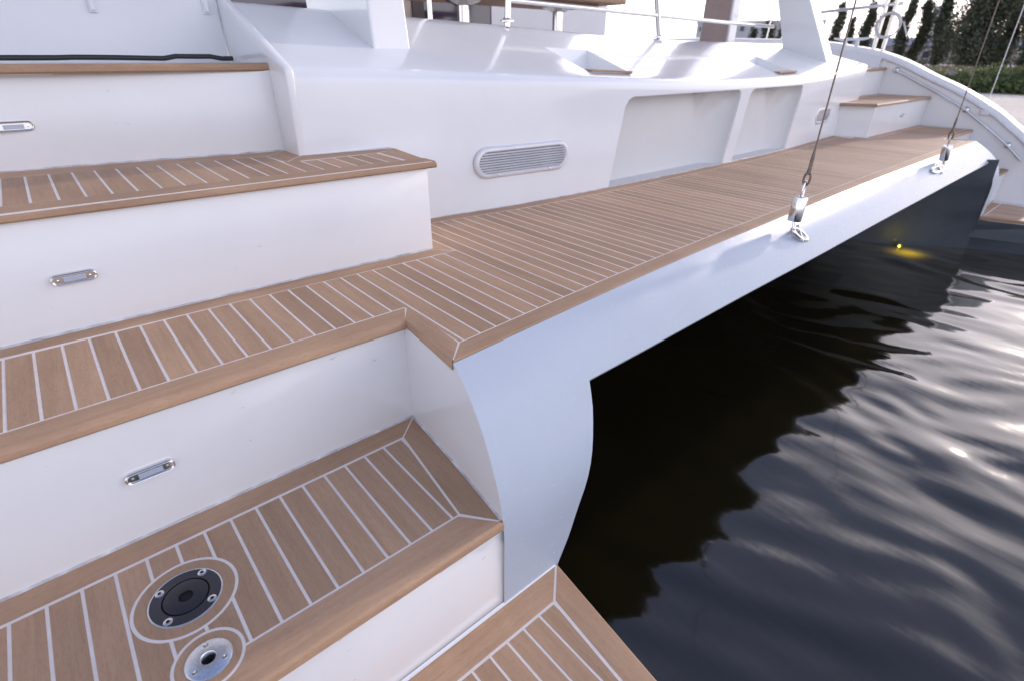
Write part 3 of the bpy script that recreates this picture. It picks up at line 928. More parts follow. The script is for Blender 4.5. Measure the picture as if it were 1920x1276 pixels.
# vents
def stad(cx, cz, hw, hh, n=14):
    pts = []
    for k in range(n + 1):
        a = -math.pi / 2 + math.pi * k / n; pts.append((cx + hw - hh + hh * math.cos(a), cz + hh * math.sin(a)))
    for k in range(n + 1):
        a = math.pi / 2 + math.pi * k / n; pts.append((cx - hw + hh + hh * math.cos(a), cz + hh * math.sin(a)))
    return pts
def vent(cx, cz, hw, hh, pk=1.0):
    v = empty("air_vent", (cx, WALLY(cx), cz), None, None, parent=boat)
    slope = (WALLY(cx + 0.2) - WALLY(cx - 0.2)) / 0.4
    Y = lambda x, d: WALLY(cx) + (x - cx) * slope - d * pk
    out = stad(cx, cz, hw, hh); inn = stad(cx, cz, hw - 0.034, hh - 0.034); mid = stad(cx, cz, hw - 0.012, hh - 0.012); mi2 = stad(cx, cz, hw - 0.026, hh - 0.026)
    b = MB(); rows = []
    for o_, m_, m2, i_ in zip(out, mid, mi2, inn):
        rows.append([(o_[0], Y(o_[0], -0.005), o_[1]), (o_[0], Y(o_[0], 0.008), o_[1]), (m_[0], Y(m_[0], 0.020), m_[1]), (m2[0], Y(m2[0], 0.020), m2[1]), (i_[0], Y(i_[0], 0.010), i_[1]), (i_[0], Y(i_[0], -0.005), i_[1])])
    rows.append(rows[0]); b.grid(rows)
    b.build("vent_frame", 'vent' if pk == 1.0 else 'alu', v, smooth=50)
    b = MB(); b.add([(p[0], Y(p[0], 0.0015), p[1]) for p in inn], [tuple(range(len(inn)))]); b.build("vent_backing", 'ventd', v, smooth=0)
    ns = 8; ih = hh - 0.036
    for k in range(ns):
        z = cz - ih + 2 * ih * (k + 0.5) / ns
        dz = z - cz; w = (hw - 0.034 - (hh - 0.034)) + math.sqrt(max(0, (hh - 0.034) ** 2 - dz * dz))
        h = ih / ns * 0.62
        x0, x1 = cx - w, cx + w
        b = MB(); b.hexa([(x0, Y(x0, 0.016), z - h), (x1, Y(x1, 0.016), z - h), (x1, Y(x1, 0.012), z - h - 0.001), (x0, Y(x0, 0.012), z - h - 0.001),
                          (x0, Y(x0, 0.003), z + h * 0.5), (x1, Y(x1, 0.003), z + h * 0.5), (x1, Y(x1, 0.002), z + h * 0.5 - 0.002), (x0, Y(x0, 0.002), z + h * 0.5 - 0.002)])
        b.build("slat", 'vent' if pk == 1.0 else 'ventd', v, smooth=0)
    for sx in (-0.55, 0.55) if pk == 1.0 else ():
        b = MB(); b.lathe([(0.001, 0.006), (0.006, 0.004), (0.007, -0.002)], (cx + sx * hw, Y(cx + sx * hw, 0.019), cz - hh + 0.019), (0, -1, 0), 10)
        b.build("screw", 'chrome', v)
vent(2.675, -0.675, 0.415, 0.105)
vent(7.93, -0.70, 0.27, 0.095, 0.2)

# ------------------------------------------------------------------ courtesy lights on the risers
def step_light(cx, y, cz, w=0.151):
    v = empty("step_light", (cx, y, cz), None, None, parent=boat)
    hw, hh = w / 2, w * 0.150
    b = MB(); rows = []
    lev = [(0.0, -0.004), (0.0, 0.008), (0.0015, 0.0125), (0.0045, 0.0145), (0.0075, 0.0130), (0.0100, 0.0075)]
    ps = [stad(cx, cz, hw - a, hh - a, 10) for a, _ in lev]
    for k in range(len(ps[0])):
        rows.append([(p[k][0], y - d, p[k][1]) for p, (_, d) in zip(ps, lev)])
    rows.append(rows[0]); b.grid(rows)
    p = ps[-1]; b.add([(q[0], y - 0.0075, q[1]) for q in p], [tuple(range(len(p)))])
    b.build("light_cover", 'chrome', v, smooth=50)
    b = MB(); b.box(cx - hw * 0.46, cx + hw * 0.50, y - 0.0105, y - 0.004, cz - hh * 0.46, cz + hh * 0.36)
    b.build("lens", 'lens', v, smooth=0, bevel=0.0015)
    for sx in (-1, 1):
        b = MB(); b.lathe([(0.0005, 0.0022), (0.004, 0.0015), (0.0045, -0.002)], (cx + sx * hw * 0.68, y - 0.0078, cz - 0.001), (0, -1, 0), 10); b.build("screw", 'chrome', v)
step_light(-0.038, 1.843, -1.256)
step_light(-0.037, 2.602, -0.784)
step_light(-0.045, 3.553, -0.315, 0.16)
step_light(10.0, 2.69, -0.79, 0.15)

# ------------------------------------------------------------------ filler cap and drain
def fittings():
    z = Z4
    c = (FILL[0], FILL[1], z)
    v = empty("deck_filler", c, None, None, parent=boat)
    b = MB(); b.lathe([(0.1035, -0.006), (0.1045, 0.002), (0.102, 0.0028), (0.099, 0.001)], c, n=64); b.build("rim", 'alu', v, smooth=40)
    b = MB(); b.lathe([(0.1015, 0.0), (0.1005, 0.0024), (0.068, 0.0026), (0.0665, -0.003)], c, n=64); b.build("plate", 'black', v, smooth=30)
    b = MB(); b.lathe([(0.0635, -0.003), (0.0630, 0.0026), (0.0615, 0.0034), (0.021, 0.0034), (0.0205, -0.006)], c, n=64, cap1=True); b.build("cap", 'black2', v, smooth=30)
    b = MB(); b.lathe([(0.0700, -0.0035), (0.001, -0.0035)], c, n=48); b.build("groove", 'pit', v, smooth=0)
    star = []
    for k in range(48):
        a = 2 * math.pi * k / 48; r = 0.0165 + 0.0045 * math.cos(8 * a); star.append((c[0] + r * math.cos(a), c[1] + r * math.sin(a)))
    b = MB(); b.prism(star, z - 0.008, z - 0.003); b.build("key_socket", 'pit', v, smooth=0)
    for a in (45, 135, 225, 315):
        p = (c[0] + 0.0868 * math.cos(R(a)), c[1] + 0.0868 * math.sin(R(a)), z + 0.0024)
        b = MB(); b.lathe([(0.0135, -0.001), (0.0130, 0.0015), (0.010, 0.0030), (0.0055, 0.0032), (0.005, 0.001)], p, n=20, cap1=True); sc = b.build("screw", 'chrome', v, smooth=40)
        b = MB(); b.prism([(p[0] + 0.0052 * math.cos(R(60 * k + a)), p[1] + 0.0052 * math.sin(R(60 * k + a))) for k in range(6)], p[2] + 0.0012, p[2] + 0.0015)
        b.build("screw_socket", 'pit', v, smooth=0)
    c = (DRAIN[0], DRAIN[1], z)
    v = empty("deck_socket", c, None, None, parent=boat)
    b = MB(); b.lathe([(0.0615, -0.006), (0.0612, 0.002), (0.058, 0.0045), (0.030, 0.0075), (0.0205, 0.0075), (0.0185, 0.005), (0.0180, -0.03)], c, n=64); b.build("flange", 'alu', v, smooth=40)
    b = MB(); b.lathe([(0.0182, -0.028), (0.001, -0.030)], c, n=32); b.build("bore", 'pit', v, smooth=0)
    for a in (85, 325, 208):
        p = (c[0] + 0.045 * math.cos(R(a)), c[1] + 0.045 * math.sin(R(a)), z + 0.0055)
        b = MB(); b.lathe([(0.0078, -0.001), (0.0072, 0.0014), (0.0035, 0.0016), (0.0028, 0.0004)], p, n=16, cap1=True); b.build("screw", 'chrome', v, smooth=40)
fittings()

# ------------------------------------------------------------------ pillars, hardtop and the cockpit behind
def pillars():
    # left fin: broad aft face, side runs forward up the coaming
    b = MB(); b.hexa([(1.80, 3.42, 0.0), (2.075, 3.44, 0.0), (2.075, 4.35, 0.10), (1.80, 4.35, 0.10), (1.74, 3.60, 3.3), (1.93, 3.60, 3.3), (1.93, 4.6, 3.3), (1.74, 4.6, 3.3)])
    b.build("pillar", 'white', boat, smooth=0, bevel=0.012)
    b = MB(); q0 = [(8.53, 3.33, -0.16), (8.80, 3.35, -0.14), (8.80, 4.04, 0.08), (8.53, 4.02, 0.08)]
    q1 = [(8.55, 4.34, 1.6), (8.76, 4.34, 1.6), (8.76, 4.60, 1.6), (8.55, 4.58, 1.6)]; q2 = [(8.55, 5.2, 3.27), (8.74, 5.2, 3.27), (8.74, 5.45, 3.27), (8.55, 5.45, 3.27)]
    b.grid([q0, q1, q2], True); b.add(q0, [(3, 2, 1, 0)]); b.add(q2, [(0, 1, 2, 3)])
    b.build("pillar", 'white', boat, smooth=0, bevel=0.012)
    b = MB(); b.hexa([(9.62, 5.5, -0.4), (9.85, 5.5, -0.4), (9.85, 6.08, -0.4), (9.62, 6.08, -0.4), (9.55, 5.5, 3.3), (9.80, 5.5, 3.3), (9.80, 6.0, 3.3), (9.55, 6.0, 3.3)])
    pl = b.build("pillar", 'white', boat, smooth=0, bevel=0.02)
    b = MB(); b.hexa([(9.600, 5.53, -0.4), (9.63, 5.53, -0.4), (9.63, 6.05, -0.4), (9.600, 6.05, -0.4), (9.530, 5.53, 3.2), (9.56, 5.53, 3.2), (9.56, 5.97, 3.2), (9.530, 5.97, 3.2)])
    b.build("shaded_side", 'blush', pl, smooth=0)  # sheet tinted beige to put shade and warm bounce on the white pillar
    # roof over the cockpit with an unseen left extension added to shade the door
    b = MB(); b.hexa([(1.3, 4.2, 3.25), (9.2, 4.2, 3.25), (9.2, 9.0, 3.25), (1.3, 9.0, 3.25), (1.4, 4.3, 3.42), (9.1, 4.3, 3.42), (9.1, 9.0, 3.42), (1.4, 9.0, 3.42)])
    b.hexa([(-1.4, 3.95, 3.25), (1.29, 3.95, 3.25), (1.29, 9.0, 3.25), (-1.4, 9.0, 3.25), (-1.4, 4.0, 3.42), (1.29, 4.0, 3.42), (1.29, 9.0, 3.42), (-1.4, 9.0, 3.42)])
    b.build("hardtop", 'satin', boat, smooth=0, bevel=0.03)
    for x, y in ((3.6, 4.4), (4.3, 5.3), (2.9, 6.0), (5.6, 4.9)):
        b = MB(); b.lathe([(0.055, -0.001), (0.05, 0.006), (0.001, 0.007)], (x, y, 3.249), (0, 0, -1), 20); b.build("downlight", 'down', boat)
    b = MB(); b.box(-0.3, 10.8, 4.2, 14, -0.66, -0.60); b.build("cockpit_sole", 'satin', boat, smooth=0)
    # saloon bulkhead with its door
    b = MB(); b.box(1.0, 4.72, 8.0, 8.1, -0.6, 3.25); b.box(6.42, 9.3, 8.0, 8.1, -0.6, 3.25); b.box(4.72, 6.42, 8.0, 8.1, 2.7, 3.25)
    bk = b.build("saloon_bulkhead", 'satin', boat, smooth=0)
    b = MB(); b.box(1.3, 4.4, 7.985, 8.01, 0.1, 2.4); b.build("saloon_window", 'tint', bk, smooth=0)
    b = MB(); b.box(4.72, 4.90, 8.01, 8.09, -0.6, 2.7); b.build("beige_panel", 'blush', bk, smooth=0)
    b = MB(); b.box(4.90, 5.10, 7.98, 8.09, -0.6, 2.7); b.build("door_frame", 'brown', bk, smooth=0)
    b = MB(); b.box(5.10, 6.42, 8.02, 8.06, -0.6, 2.7); b.build("door_pane", 'tint', bk, smooth=0)
pillars()

def chrome_rail():
    v = empty("cockpit_rail", (3.42, 4.0, 0.22), None, None, parent=boat)
    b = MB(); b.tube([(3.42, 4.05, 0.2), (3.43, 4.05, 0.40), (3.44, 4.05, 0.9)], 0.026, 12); b.build("post", 'chrome', v, smooth=60)
    b = MB(); b.tube([(5.62, 4.05, 0.14), (5.52, 4.05, 0.45), (5.35, 4.05, 0.95)], 0.026, 12); b.build("post", 'chrome', v, smooth=60)
    b = MB(); b.tube([(3.42, 4.05, 0.395), (5.5, 4.05, 0.365), (7.0, 4.06, 0.345), (8.3, 4.1, 0.34)], 0.020, 10); b.build("rail", 'chrome', v, smooth=60)
    b = MB(); b.tube([(3.0, 4.6, 0.1), (3.0, 4.62, 0.9)], 0.022, 10); b.build("post", 'chrome', v, smooth=60)
    for c in ((3.42, 4.05, 0.236), (5.615, 4.05, 0.157)):
        b = MB(); b.lathe([(0.06, 0), (0.058, 0.012), (0.035, 0.02), (0.03, 0.03)], c, n=20); b.build("base_flange", 'chrome', v)
chrome_rail()

def table():
    t = empty("cockpit_table", (5.2, 6.0, -0.6), "long varnished teak table on chrome columns behind the white coaming", "table")
    b = MB(); b.box(3.6, 6.85, 5.55, 6.7, 0.60, 0.66); b.build("tabletop", 'teak_table', t, smooth=0, bevel=0.012)
    b = MB(); b.box(3.9, 6.5, 5.75, 6.5, 0.55, 0.598); b.build("table_frame", 'teak_table', t, smooth=0)
    for x in (4.42, 6.02):
        b = MB(); b.tube([(x, 6.05, -0.6), (x, 6.05, 0.56)], 0.072, 20); b.build("column", 'chrome', t, smooth=60)
        b = MB(); b.lathe([(0.10, 0.50), (0.22, 0.545), (0.22, 0.552)], (x, 6.05, 0), n=24); b.build("column_head", 'chrome', t, smooth=40)
table()

# hose lying along the locker door
b = MB()
pts = []
for k in range(40):
    x = lerp(-1.3, 1.10, k / 39)
    pts.append((x, 3.93 + 0.02 * math.sin(x * 3.1), Z1 + 0.019 + (0.004 * math.sin(x * 5) if x > 0.3 else 0.002) + (0.012 if 0.75 < x < 1.0 else 0)))
b.tube(pts, 0.0130, 10)
hose = b.build("hose", 'rubber', None, smooth=60, org=(0, 3.93, Z1))
tag(hose, "black rubber hose lying along the foot of the grey locker door on the top step", "hose")

# ------------------------------------------------------------------ far hull: steps, bulwark, rail
def far_hull():
    # second step block
    base = cauk_base("stair_tread", [[(8.50, 3.10), (8.72, 2.675), (11.08, 2.675), (11.08, 3.44), (8.95, 3.42), (8.75, 3.12)]], ZF2, 0.03)
    nosing(base, [(8.70, 2.655), (9.8, 2.655), (11.08, 2.655)], [(8.78, 2.76), (9.8, 2.76), (11.08, 2.76)], ZF2, 0.034, 0.026)
    nosing(base, [(8.48, 3.09), (8.69, 2.665)], [(8.60, 3.14), (8.78, 2.765)], ZF2, 0.034, 0.026)
    x = 8.80
    while x < 11.05:
        strip_plank(base, x, min(x + PITCH, 11.07), lambda q: 2.765, lambda q: 3.30 if q > 8.95 else 3.12, ZF2); x += PITCH
    board(base, [(8.95, 3.31), (11.07, 3.31), (11.07, 3.42), (8.97, 3.41)], ZF2, 'teak_x')
    b = MB(); b.prism([(8.58, 3.12), (8.775, 2.69), (11.1, 2.69), (11.1, 3.6), (8.6, 3.6)], Z3 - 0.01, ZF2 - 0.029)
    b.build("riser", 'white', boat, smooth=0, bevel=0.004)
    # first step
    zf1 = -0.18
    b = MB(); b.box(9.25, 11.1, 3.44, 3.6, ZF2 - 0.02, zf1 - 0.03); b.build("riser", 'white', boat, smooth=0, bevel=0.004)
    base = cauk_base("upper_deck", [[(9.36, 3.45), (11.08, 3.45), (11.08, 4.6), (9.36, 4.6)]], zf1, 0.04, 'white')
    nosing(base, [(9.36, 3.41), (11.08, 3.41)], [(9.36, 3.50), (11.08, 3.50)], zf1, 0.04, 0.02)
    # recess side and third riser
    b = MB(); b.box(9.35, 11.1, 1.985, 2.03, Z4, Z3 - 0.03); b.build("riser", 'white', boat, smooth=0, bevel=0.004)
    # fourth step
    base = cauk_base("stair_tread", [[(9.99, 1.40), (11.09, 1.40), (11.09, 1.99), (9.99, 1.99)]], Z4, 0.04)
    nosing(base, [(9.99, 1.37), (11.09, 1.37)], [(9.99, 1.47), (11.09, 1.47)], Z4, 0.045, 0.02)
    x = 10.0
    while x < 11.06:
        strip_plank(base, x, x + 0.0893, lambda q: 1.475, lambda q: 1.88, Z4); x += 0.0893
    board(base, [(9.99, 1.885), (11.09, 1.885), (11.09, 1.985), (9.99, 1.985)], Z4, 'teak_x')
    b = MB(); b.box(9.93, 11.1, 1.385, 1.43, Z5 - 0.02, Z4 - 0.04); b.build("riser", 'white', boat, smooth=0, bevel=0.004)
    step_light(10.55, 1.385, -1.74, 0.12)
    # platform
    base = cauk_base("bathing_platform", [[(9.74, 1.38), (10.0, 0.6), (10.12, 0.1), (10.2, -0.3), (11.3, -0.3), (11.3, 1.38)]], Z5, 0.05)
    board(base, [(9.76, 1.375), (10.9, 1.375), (10.9, 1.27), (9.90, 1.27)], Z5, 'teak_x')
    nosing(base, [(9.735, 1.38), (10.0, 0.6), (10.12, 0.1), (10.2, -0.3)], [(9.89, 1.265), (10.12, 0.62), (10.24, 0.12), (10.32, -0.3)], Z5, 0.05, 0.008, 'teak_y', "border_board")
    x = 9.92
    while x < 10.88:
        strip_plank(base, x, x + 0.0838, lambda q: -0.28 + max(0, (10.36 - q)) * 3.2, lambda q: 1.262, Z5); x += 0.0838
    b = MB(); b.prism([(9.745, 1.36), (10.01, 0.6), (10.13, 0.1), (10.2, -0.3), (11.3, -0.3), (11.3, 1.36)], Z5 - 0.30, Z5 - 0.045)
    b.build("platform_edge", 'navy', boat, smooth=0)
far_hull()

TOPC = [(14.0, 0.30), (7.0, 0.30), (4.6, 0.22), (4.11, 0.150), (3.72, 0.090), (3.235, -0.053), (2.76, -0.256), (2.31, -0.440), (2.01, -0.590), (1.707, -0.760), (1.51, -0.90), (1.38, -0.99), (1.2, -1.14), (1.02, -1.36), (0.90, -1.62), (0.84, -1.93), (0.83, -2.0)]
def bulwark(x0, side):
    # smooth outline
    f = curve([(-p[0], p[1]) for p in TOPC])
    ys = [14, 10, 7] + [lerp(5, 0.83, k / 60) for k in range(61)]
    out = [(y, f(-y)) for y in ys]
    w = 0.34 * side
    b = MB(); rows = []
    N = len(out)
    for i, (y, z) in enumerate(out):
        a = out[max(i - 1, 0)]; c = out[min(i + 1, N - 1)]
        t = Vector((c[0] - a[0], c[1] - a[1])).normalized(); nn = Vector((-t.y, t.x))
        if nn.y < 0: nn = -nn
        if nn.y < 0.05 and nn.x > 0: nn = -nn
        P = lambda x, d: (x, y + nn.x * d, z + nn.y * d)
        rows.append([(x0 + 0.0 * side, y, -2.7), P(x0, -0.10), P(x0, -0.030), P(x0 + 0.012 * side, -0.008), P(x0 + 0.05 * side, 0.0), P(x0 + w - 0.05 * side, 0.0), P(x0 + w - 0.01 * side, -0.012), P(x0 + w, -0.05), (x0 + w, y, -2.7)])
    b.grid(rows)
    b.add(rows[-1], [tuple(range(len(rows[-1])))]); b.add(rows[0], [tuple(range(len(rows[0])))])
    o = b.build("bulwark", 'white', boat, smooth=40)
    return out
arc = bulwark(11.1, 1)
bulwark(-1.38, -1)
def far_details():
    # rub strake under the cap and the grab rail on the inner face
    def off(pts, d):
        r = []
        for i, (y, z) in enumerate(pts):
            a = pts[max(i - 1, 0)]; c = pts[min(i + 1, len(pts) - 1)]
            t = Vector((c[0] - a[0], c[1] - a[1])).normalized(); nn = Vector((-t.y, t.x))
            if nn.y < 0: nn = -nn
            r.append((y - nn.x * d, z - nn.y * d))
        return r
    seg = [p for p in arc if 0.9 < p[0] < 3.62]
    b = MB(); b.tube([(11.085, y, z) for y, z in off(seg, 0.075)], 0.022, 8); b.build("rub_strake", 'vent', boat, smooth=60)
    pr = [(3.27, -0.214), (3.05, -0.31), (2.819, -0.415), (2.58, -0.52), (2.346, -0.635), (2.16, -0.735), (1.984, -0.851), (1.75, -1.0), (1.5, -1.18), (1.27, -1.371)]
    b = MB(); b.tube([(11.06, y, z) for y, z in pr], 0.016, 8); g = b.build("grab_rail", 'alu', boat, smooth=60)
    for y, z in (pr[0], pr[5], pr[8]):
        b = MB(); b.lathe([(0.05, 0.0), (0.048, 0.02), (0.03, 0.045), (0.001, 0.05)], (11.1, y, z), (-1, 0, 0), 16); b.build("rail_foot", 'chrome', g, smooth=50)
    b = MB(); b.box(11.06, 11.12, 1.86, 1.98, -0.80, -0.72); b.build("fairlead", 'vent', boat, smooth=0, bevel=0.02)
    # thicker inner liner forward of the first step
    b = MB(); b.prism_x([(3.52, -0.02), (3.9, 0.055), (4.6, 0.12), (7, 0.2), (7, -0.6), (3.52, -0.6)], 11.02, 11.098); b.build("inner_liner", 'satin', boat, smooth=0)
    # boarding gate stanchions with their top bar
    v = empty("gate_rail", (10.95, 3.55, 0.1), None, None, parent=boat)
    for y in (3.66, 3.52):
        b = MB(); b.tube([(11.25, y * 1.025, 0.06), (11.22, y * 1.02, 0.95)], 0.030, 10); b.build("stanchion", 'chrome', v, smooth=60)
    b = MB(); b.tube([(11.25, 4.75, 0.66), (11.25, 3.50, 0.73)], 0.024, 10); b.build("top_bar", 'chrome', v, smooth=60)
    # lifelines further forward
    v = empty("guard_rail", (11.25, 6.5, 0.3), None, None, parent=boat)
    for y in (5.35, 5.65, 7.0, 8.1, 9.2):
        b = MB(); b.tube([(11.25, y, 0.22), (11.25, y - 0.05, 1.5)], 0.020 if y < 5.5 else 0.012, 8); b.build("stanchion", 'chrome', v, smooth=60)
    b = MB(); b.tube([(11.25, 5.2, 0.85), (11.25, 9.5, 0.9)], 0.010, 6); b.build("lifeline", 'chrome', v, smooth=60)
    # cleat on the cap
    v = empty("cleat", (11.25, 4.1, 0.17), None, None, parent=boat)
    b = MB(); b.tube([(11.25, 3.85, 0.255), (11.25, 3.95, 0.24), (11.25, 4.3, 0.235), (11.25, 4.42, 0.25)], [0.014, 0.022, 0.022, 0.014], 10); b.build("horn", 'satin', v, smooth=60)
    for y in (4.03, 4.22):
        b = MB(); b.tube([(11.25, y, 0.14), (11.25, y, 0.24)], [0.035, 0.024], 10); b.build("foot", 'satin', v, smooth=60)
far_details()

# rope coil hanging on the gate rail
b = MB(); pts = []
for k in range(56):
    a = 2 * math.pi * k / 22; r = 0.17 + 0.012 * math.sin(a * 0.7)
    pts.append((11.19 + 0.012 * math.sin(a / 3), 3.62 + r * math.cos(a), 0.43 + r * math.sin(a)))
pts += [(11.17, 3.40, 0.47), (11.17, 3.30, 0.28)]
b.tube(pts, 0.014, 8)
rope = b.build("rope_coil", 'rope', None, smooth=60)
tag(rope, "white coil of rope hanging on the two gate stanchions of the far hull", "rope")

# ------------------------------------------------------------------ rigging: two tackles shackled to the transom, with thin wires
def ring_path(c, u, v, ru, rv, n=20):
    c, u, v = Vector(c), Vector(u).normalized(), Vector(v).normalized()
    return [c + u * (ru * math.cos(2 * math.pi * k / n)) + v * (rv * math.sin(2 * math.pi * k / n)) for k in range(n)]
def stay(pad, foot, top_of_cyl, bot_of_cyl, wire_end, label, flat):
    pad, foot, T, B_, W_ = map(Vector, (pad, foot, top_of_cyl, bot_of_cyl, wire_end))
    v = empty("rigging_stay", pad, label, "rigging", "wire stays shackled to the transom")
    ax = (T - B_).normalized(); side = ax.cross(Vector((0, 1, 0))).normalized()
    nrm = Vector((-0.03, -0.76, 0.65)).normalized()
    # pad eye on the transom
    b = MB(); b.lathe([(0.036, -0.004), (0.034, 0.008), (0.015, 0.014), (0.012, 0.022)], pad, nrm, 18, cap1=True)
    b.build("pad_eye", 'chrome', v, smooth=50)
    d = (foot - pad); L = d.length; d.normalize()
    sv = d.cross(nrm).normalized()
    c = (pad + foot) / 2 + nrm * 0.022
    b = MB(); b.tube(ring_path(c, d, sv, L / 2 + 0.016, 0.034), 0.0155, 10, closed=True); b.build("shackle", 'chrome', v, smooth=60)
    p = pad + d * (L * 0.55) + nrm * 0.03
    b = MB(); b.tube([p - sv * 0.055, p + sv * 0.055], 0.009, 8); b.tube([p + sv * 0.05, p + sv * 0.066], 0.015, 8); b.build("shackle_pin", 'chrome', v, smooth=40)
    q = foot + nrm * 0.02
    for s in (-1, 1):
        b = MB(); b.tube([q + side * 0.014 * s, B_ + side * 0.014 * s + ax * 0.01], 0.0065, 8); b.build("link_bar", 'chrome', v, smooth=60)
    b = MB(); r = 0.045
    b.lathe([(0.004, 0.0), (r * 0.90, 0.0), (r, 0.006), (r, (T - B_).length - 0.006), (r * 0.92, (T - B_).length), (0.02, (T - B_).length + 0.001), (0.004, (T - B_).length - 0.004)], B_, ax, 36)
    b.build("cylinder", 'chrome', v, smooth=40)
    e = T + ax * 0.055
    b = MB(); b.tube(ring_path(e - ax * 0.012, ax, side, 0.055, 0.016), 0.0072, 8, closed=True); b.build("chain_link", 'chrome', v, smooth=60)
    b = MB(); e2 = T + ax * 0.115
    b.tube(ring_path(e2, ax, ax.cross(side), 0.042, 0.020), 0.0075, 8, closed=True); b.tube([e2 + ax * 0.03 - side * 0.04, e2 + ax * 0.03 + side * 0.04], 0.007, 8)
    b.build("toggle", 'wire', v, smooth=60)
    wd = (W_ - (T + ax * 0.15)).normalized(); s0 = T + ax * 0.145
    b = MB(); b.tube([s0, s0 + wd * 0.04, s0 + wd * 0.10, s0 + wd * 0.15], [0.016, 0.012, 0.012, 0.0075], 10); b.build("wire_end", 'wire', v, smooth=50)
    b = MB(); b.tube([s0 + wd * 0.13, s0 + wd * 1.5], 0.0052, 8); b.build("wire", 'wire', v, smooth=60)
stay((3.975, 1.425, -1.165), (3.77, 1.44, -1.075), (3.789, 1.44, -0.833), (3.77, 1.44, -0.996), (3.835, 1.44, 0.5), "wire stay nearest the camera, with its chrome cylinder in front of the teak deck", 0)
stay((7.22, 1.515, -1.105), (7.70, 1.52, -1.12), (7.60, 1.52, -0.868), (7.64, 1.52, -1.022), (7.46, 1.52, 0.5), "far wire stay whose chrome cylinder hangs at the far end of the bridge", 1)
# thin wire farther out
b = MB(); b.tube([(13.0, 2.262, -0.9), (13.0, 2.295, 0.9)], 0.006, 6); o = b.build("mooring_wire", 'vent', None, smooth=60, org=(13.0, 2.262, -0.9))
tag(o, "short thin pale wire beyond the curved bulwark, in front of the rightmost tree", "wire")

# ------------------------------------------------------------------ lit lamp at the waterline of the far hull
LP = (9.12, 1.95, -2.442)
v = empty("waterline_lamp", LP, None, None, parent=boat)
b = MB(); b.lathe([(0.036, -0.03), (0.036, 0.0), (0.026, 0.004), (0.016, 0.002)], LP, (-1, -0.6, 0), 16); b.build("lamp_rim", 'black', v)
b = MB(); b.lathe([(0.016, 0.002), (0.001, 0.004)], LP, (-1, -0.6, 0), 16); b.build("lamp_lens", 'glow', v)
ld = bpy.data.lights.new("lamp_glow", 'SPOT'); ld.energy = 32.0; ld.color = (1.0, 0.80, 0.02); ld.shadow_soft_size = 0.04; ld.spot_size = R(115); ld.spot_blend = 1.0; ld.specular_factor = 0.0
lo = bpy.data.objects.new("lamp_glow", ld); link(lo, v); lo.location = Vector((-0.24, -0.18, 0.24)) * S

# ------------------------------------------------------------------ far shore: trees, bushes, buildings
def leaf_mat(name, c0, c1):
    m, n, l, b = new_mat(name)
    g = n.new("ShaderNodeNewGeometry")
    r = ramp(n, [(0.0, c0), (1.0, c1)])
    l.new(g.outputs["Random Per Island"], r.inputs[0]); l.new(r.outputs[0], b.inputs["Base Color"])
    b.inputs["Roughness"].default_value = 0.7
    tr = n.new("ShaderNodeBsdfTranslucent"); l.new(r.outputs[0], tr.inputs[0])
    ms = n.new("ShaderNodeMixShader"); ms.inputs[0].default_value = 0.25
    l.new(b.outputs[0], ms.inputs[1]); l.new(tr.outputs[0], ms.inputs[2])
    l.new(ms.outputs[0], n["Material Output"].inputs[0])
    return m
MAT['leaf'] = leaf_mat("poplar_leaves", (0.046, 0.056, 0.032), (0.120, 0.130, 0.078))
MAT['bush'] = leaf_mat("bush_leaves", (0.036, 0.056, 0.018), (0.105, 0.135, 0.045))
MAT['grass'] = leaf_mat("dry_grass", (0.10, 0.10, 0.045), (0.18, 0.16, 0.08))
MAT['bark'] = simple("grey_bark", (0.09, 0.075, 0.06), 0.9)
MAT['stone'] = simple("grey_stone", (0.22, 0.20, 0.19), 0.9, 0, 0, 0.25, 3)
MAT['wall'] = simple("pale_render", (0.34, 0.29, 0.26), 0.85, 0, 0, 0.12, 0.6)
MAT['roof'] = simple("grey_metal_roof", (0.22, 0.24, 0.28), 0.6, 0, 0, 0.1, 0.5)
MAT['glassw'] = simple("dark_window", (0.05, 0.055, 0.07), 0.2)
MAT['conc'] = simple("pale_concrete", (0.40, 0.40, 0.41), 0.8, 0, 0, 0.08, 0.4)

def leaves(b, pts, size):
    for p in pts:
        a = Vector((random.gauss(0, 1), random.gauss(0, 1), random.gauss(0, 1))).normalized(); c = a.orthogonal().normalized(); d = a.cross(c)
        s = size * random.uniform(0.6, 1.3); p = Vector(p)
        b.add([p - c * s, p + d * s * 0.6, p + c * s, p - d * s * 0.6], [(0, 1, 2, 3)])

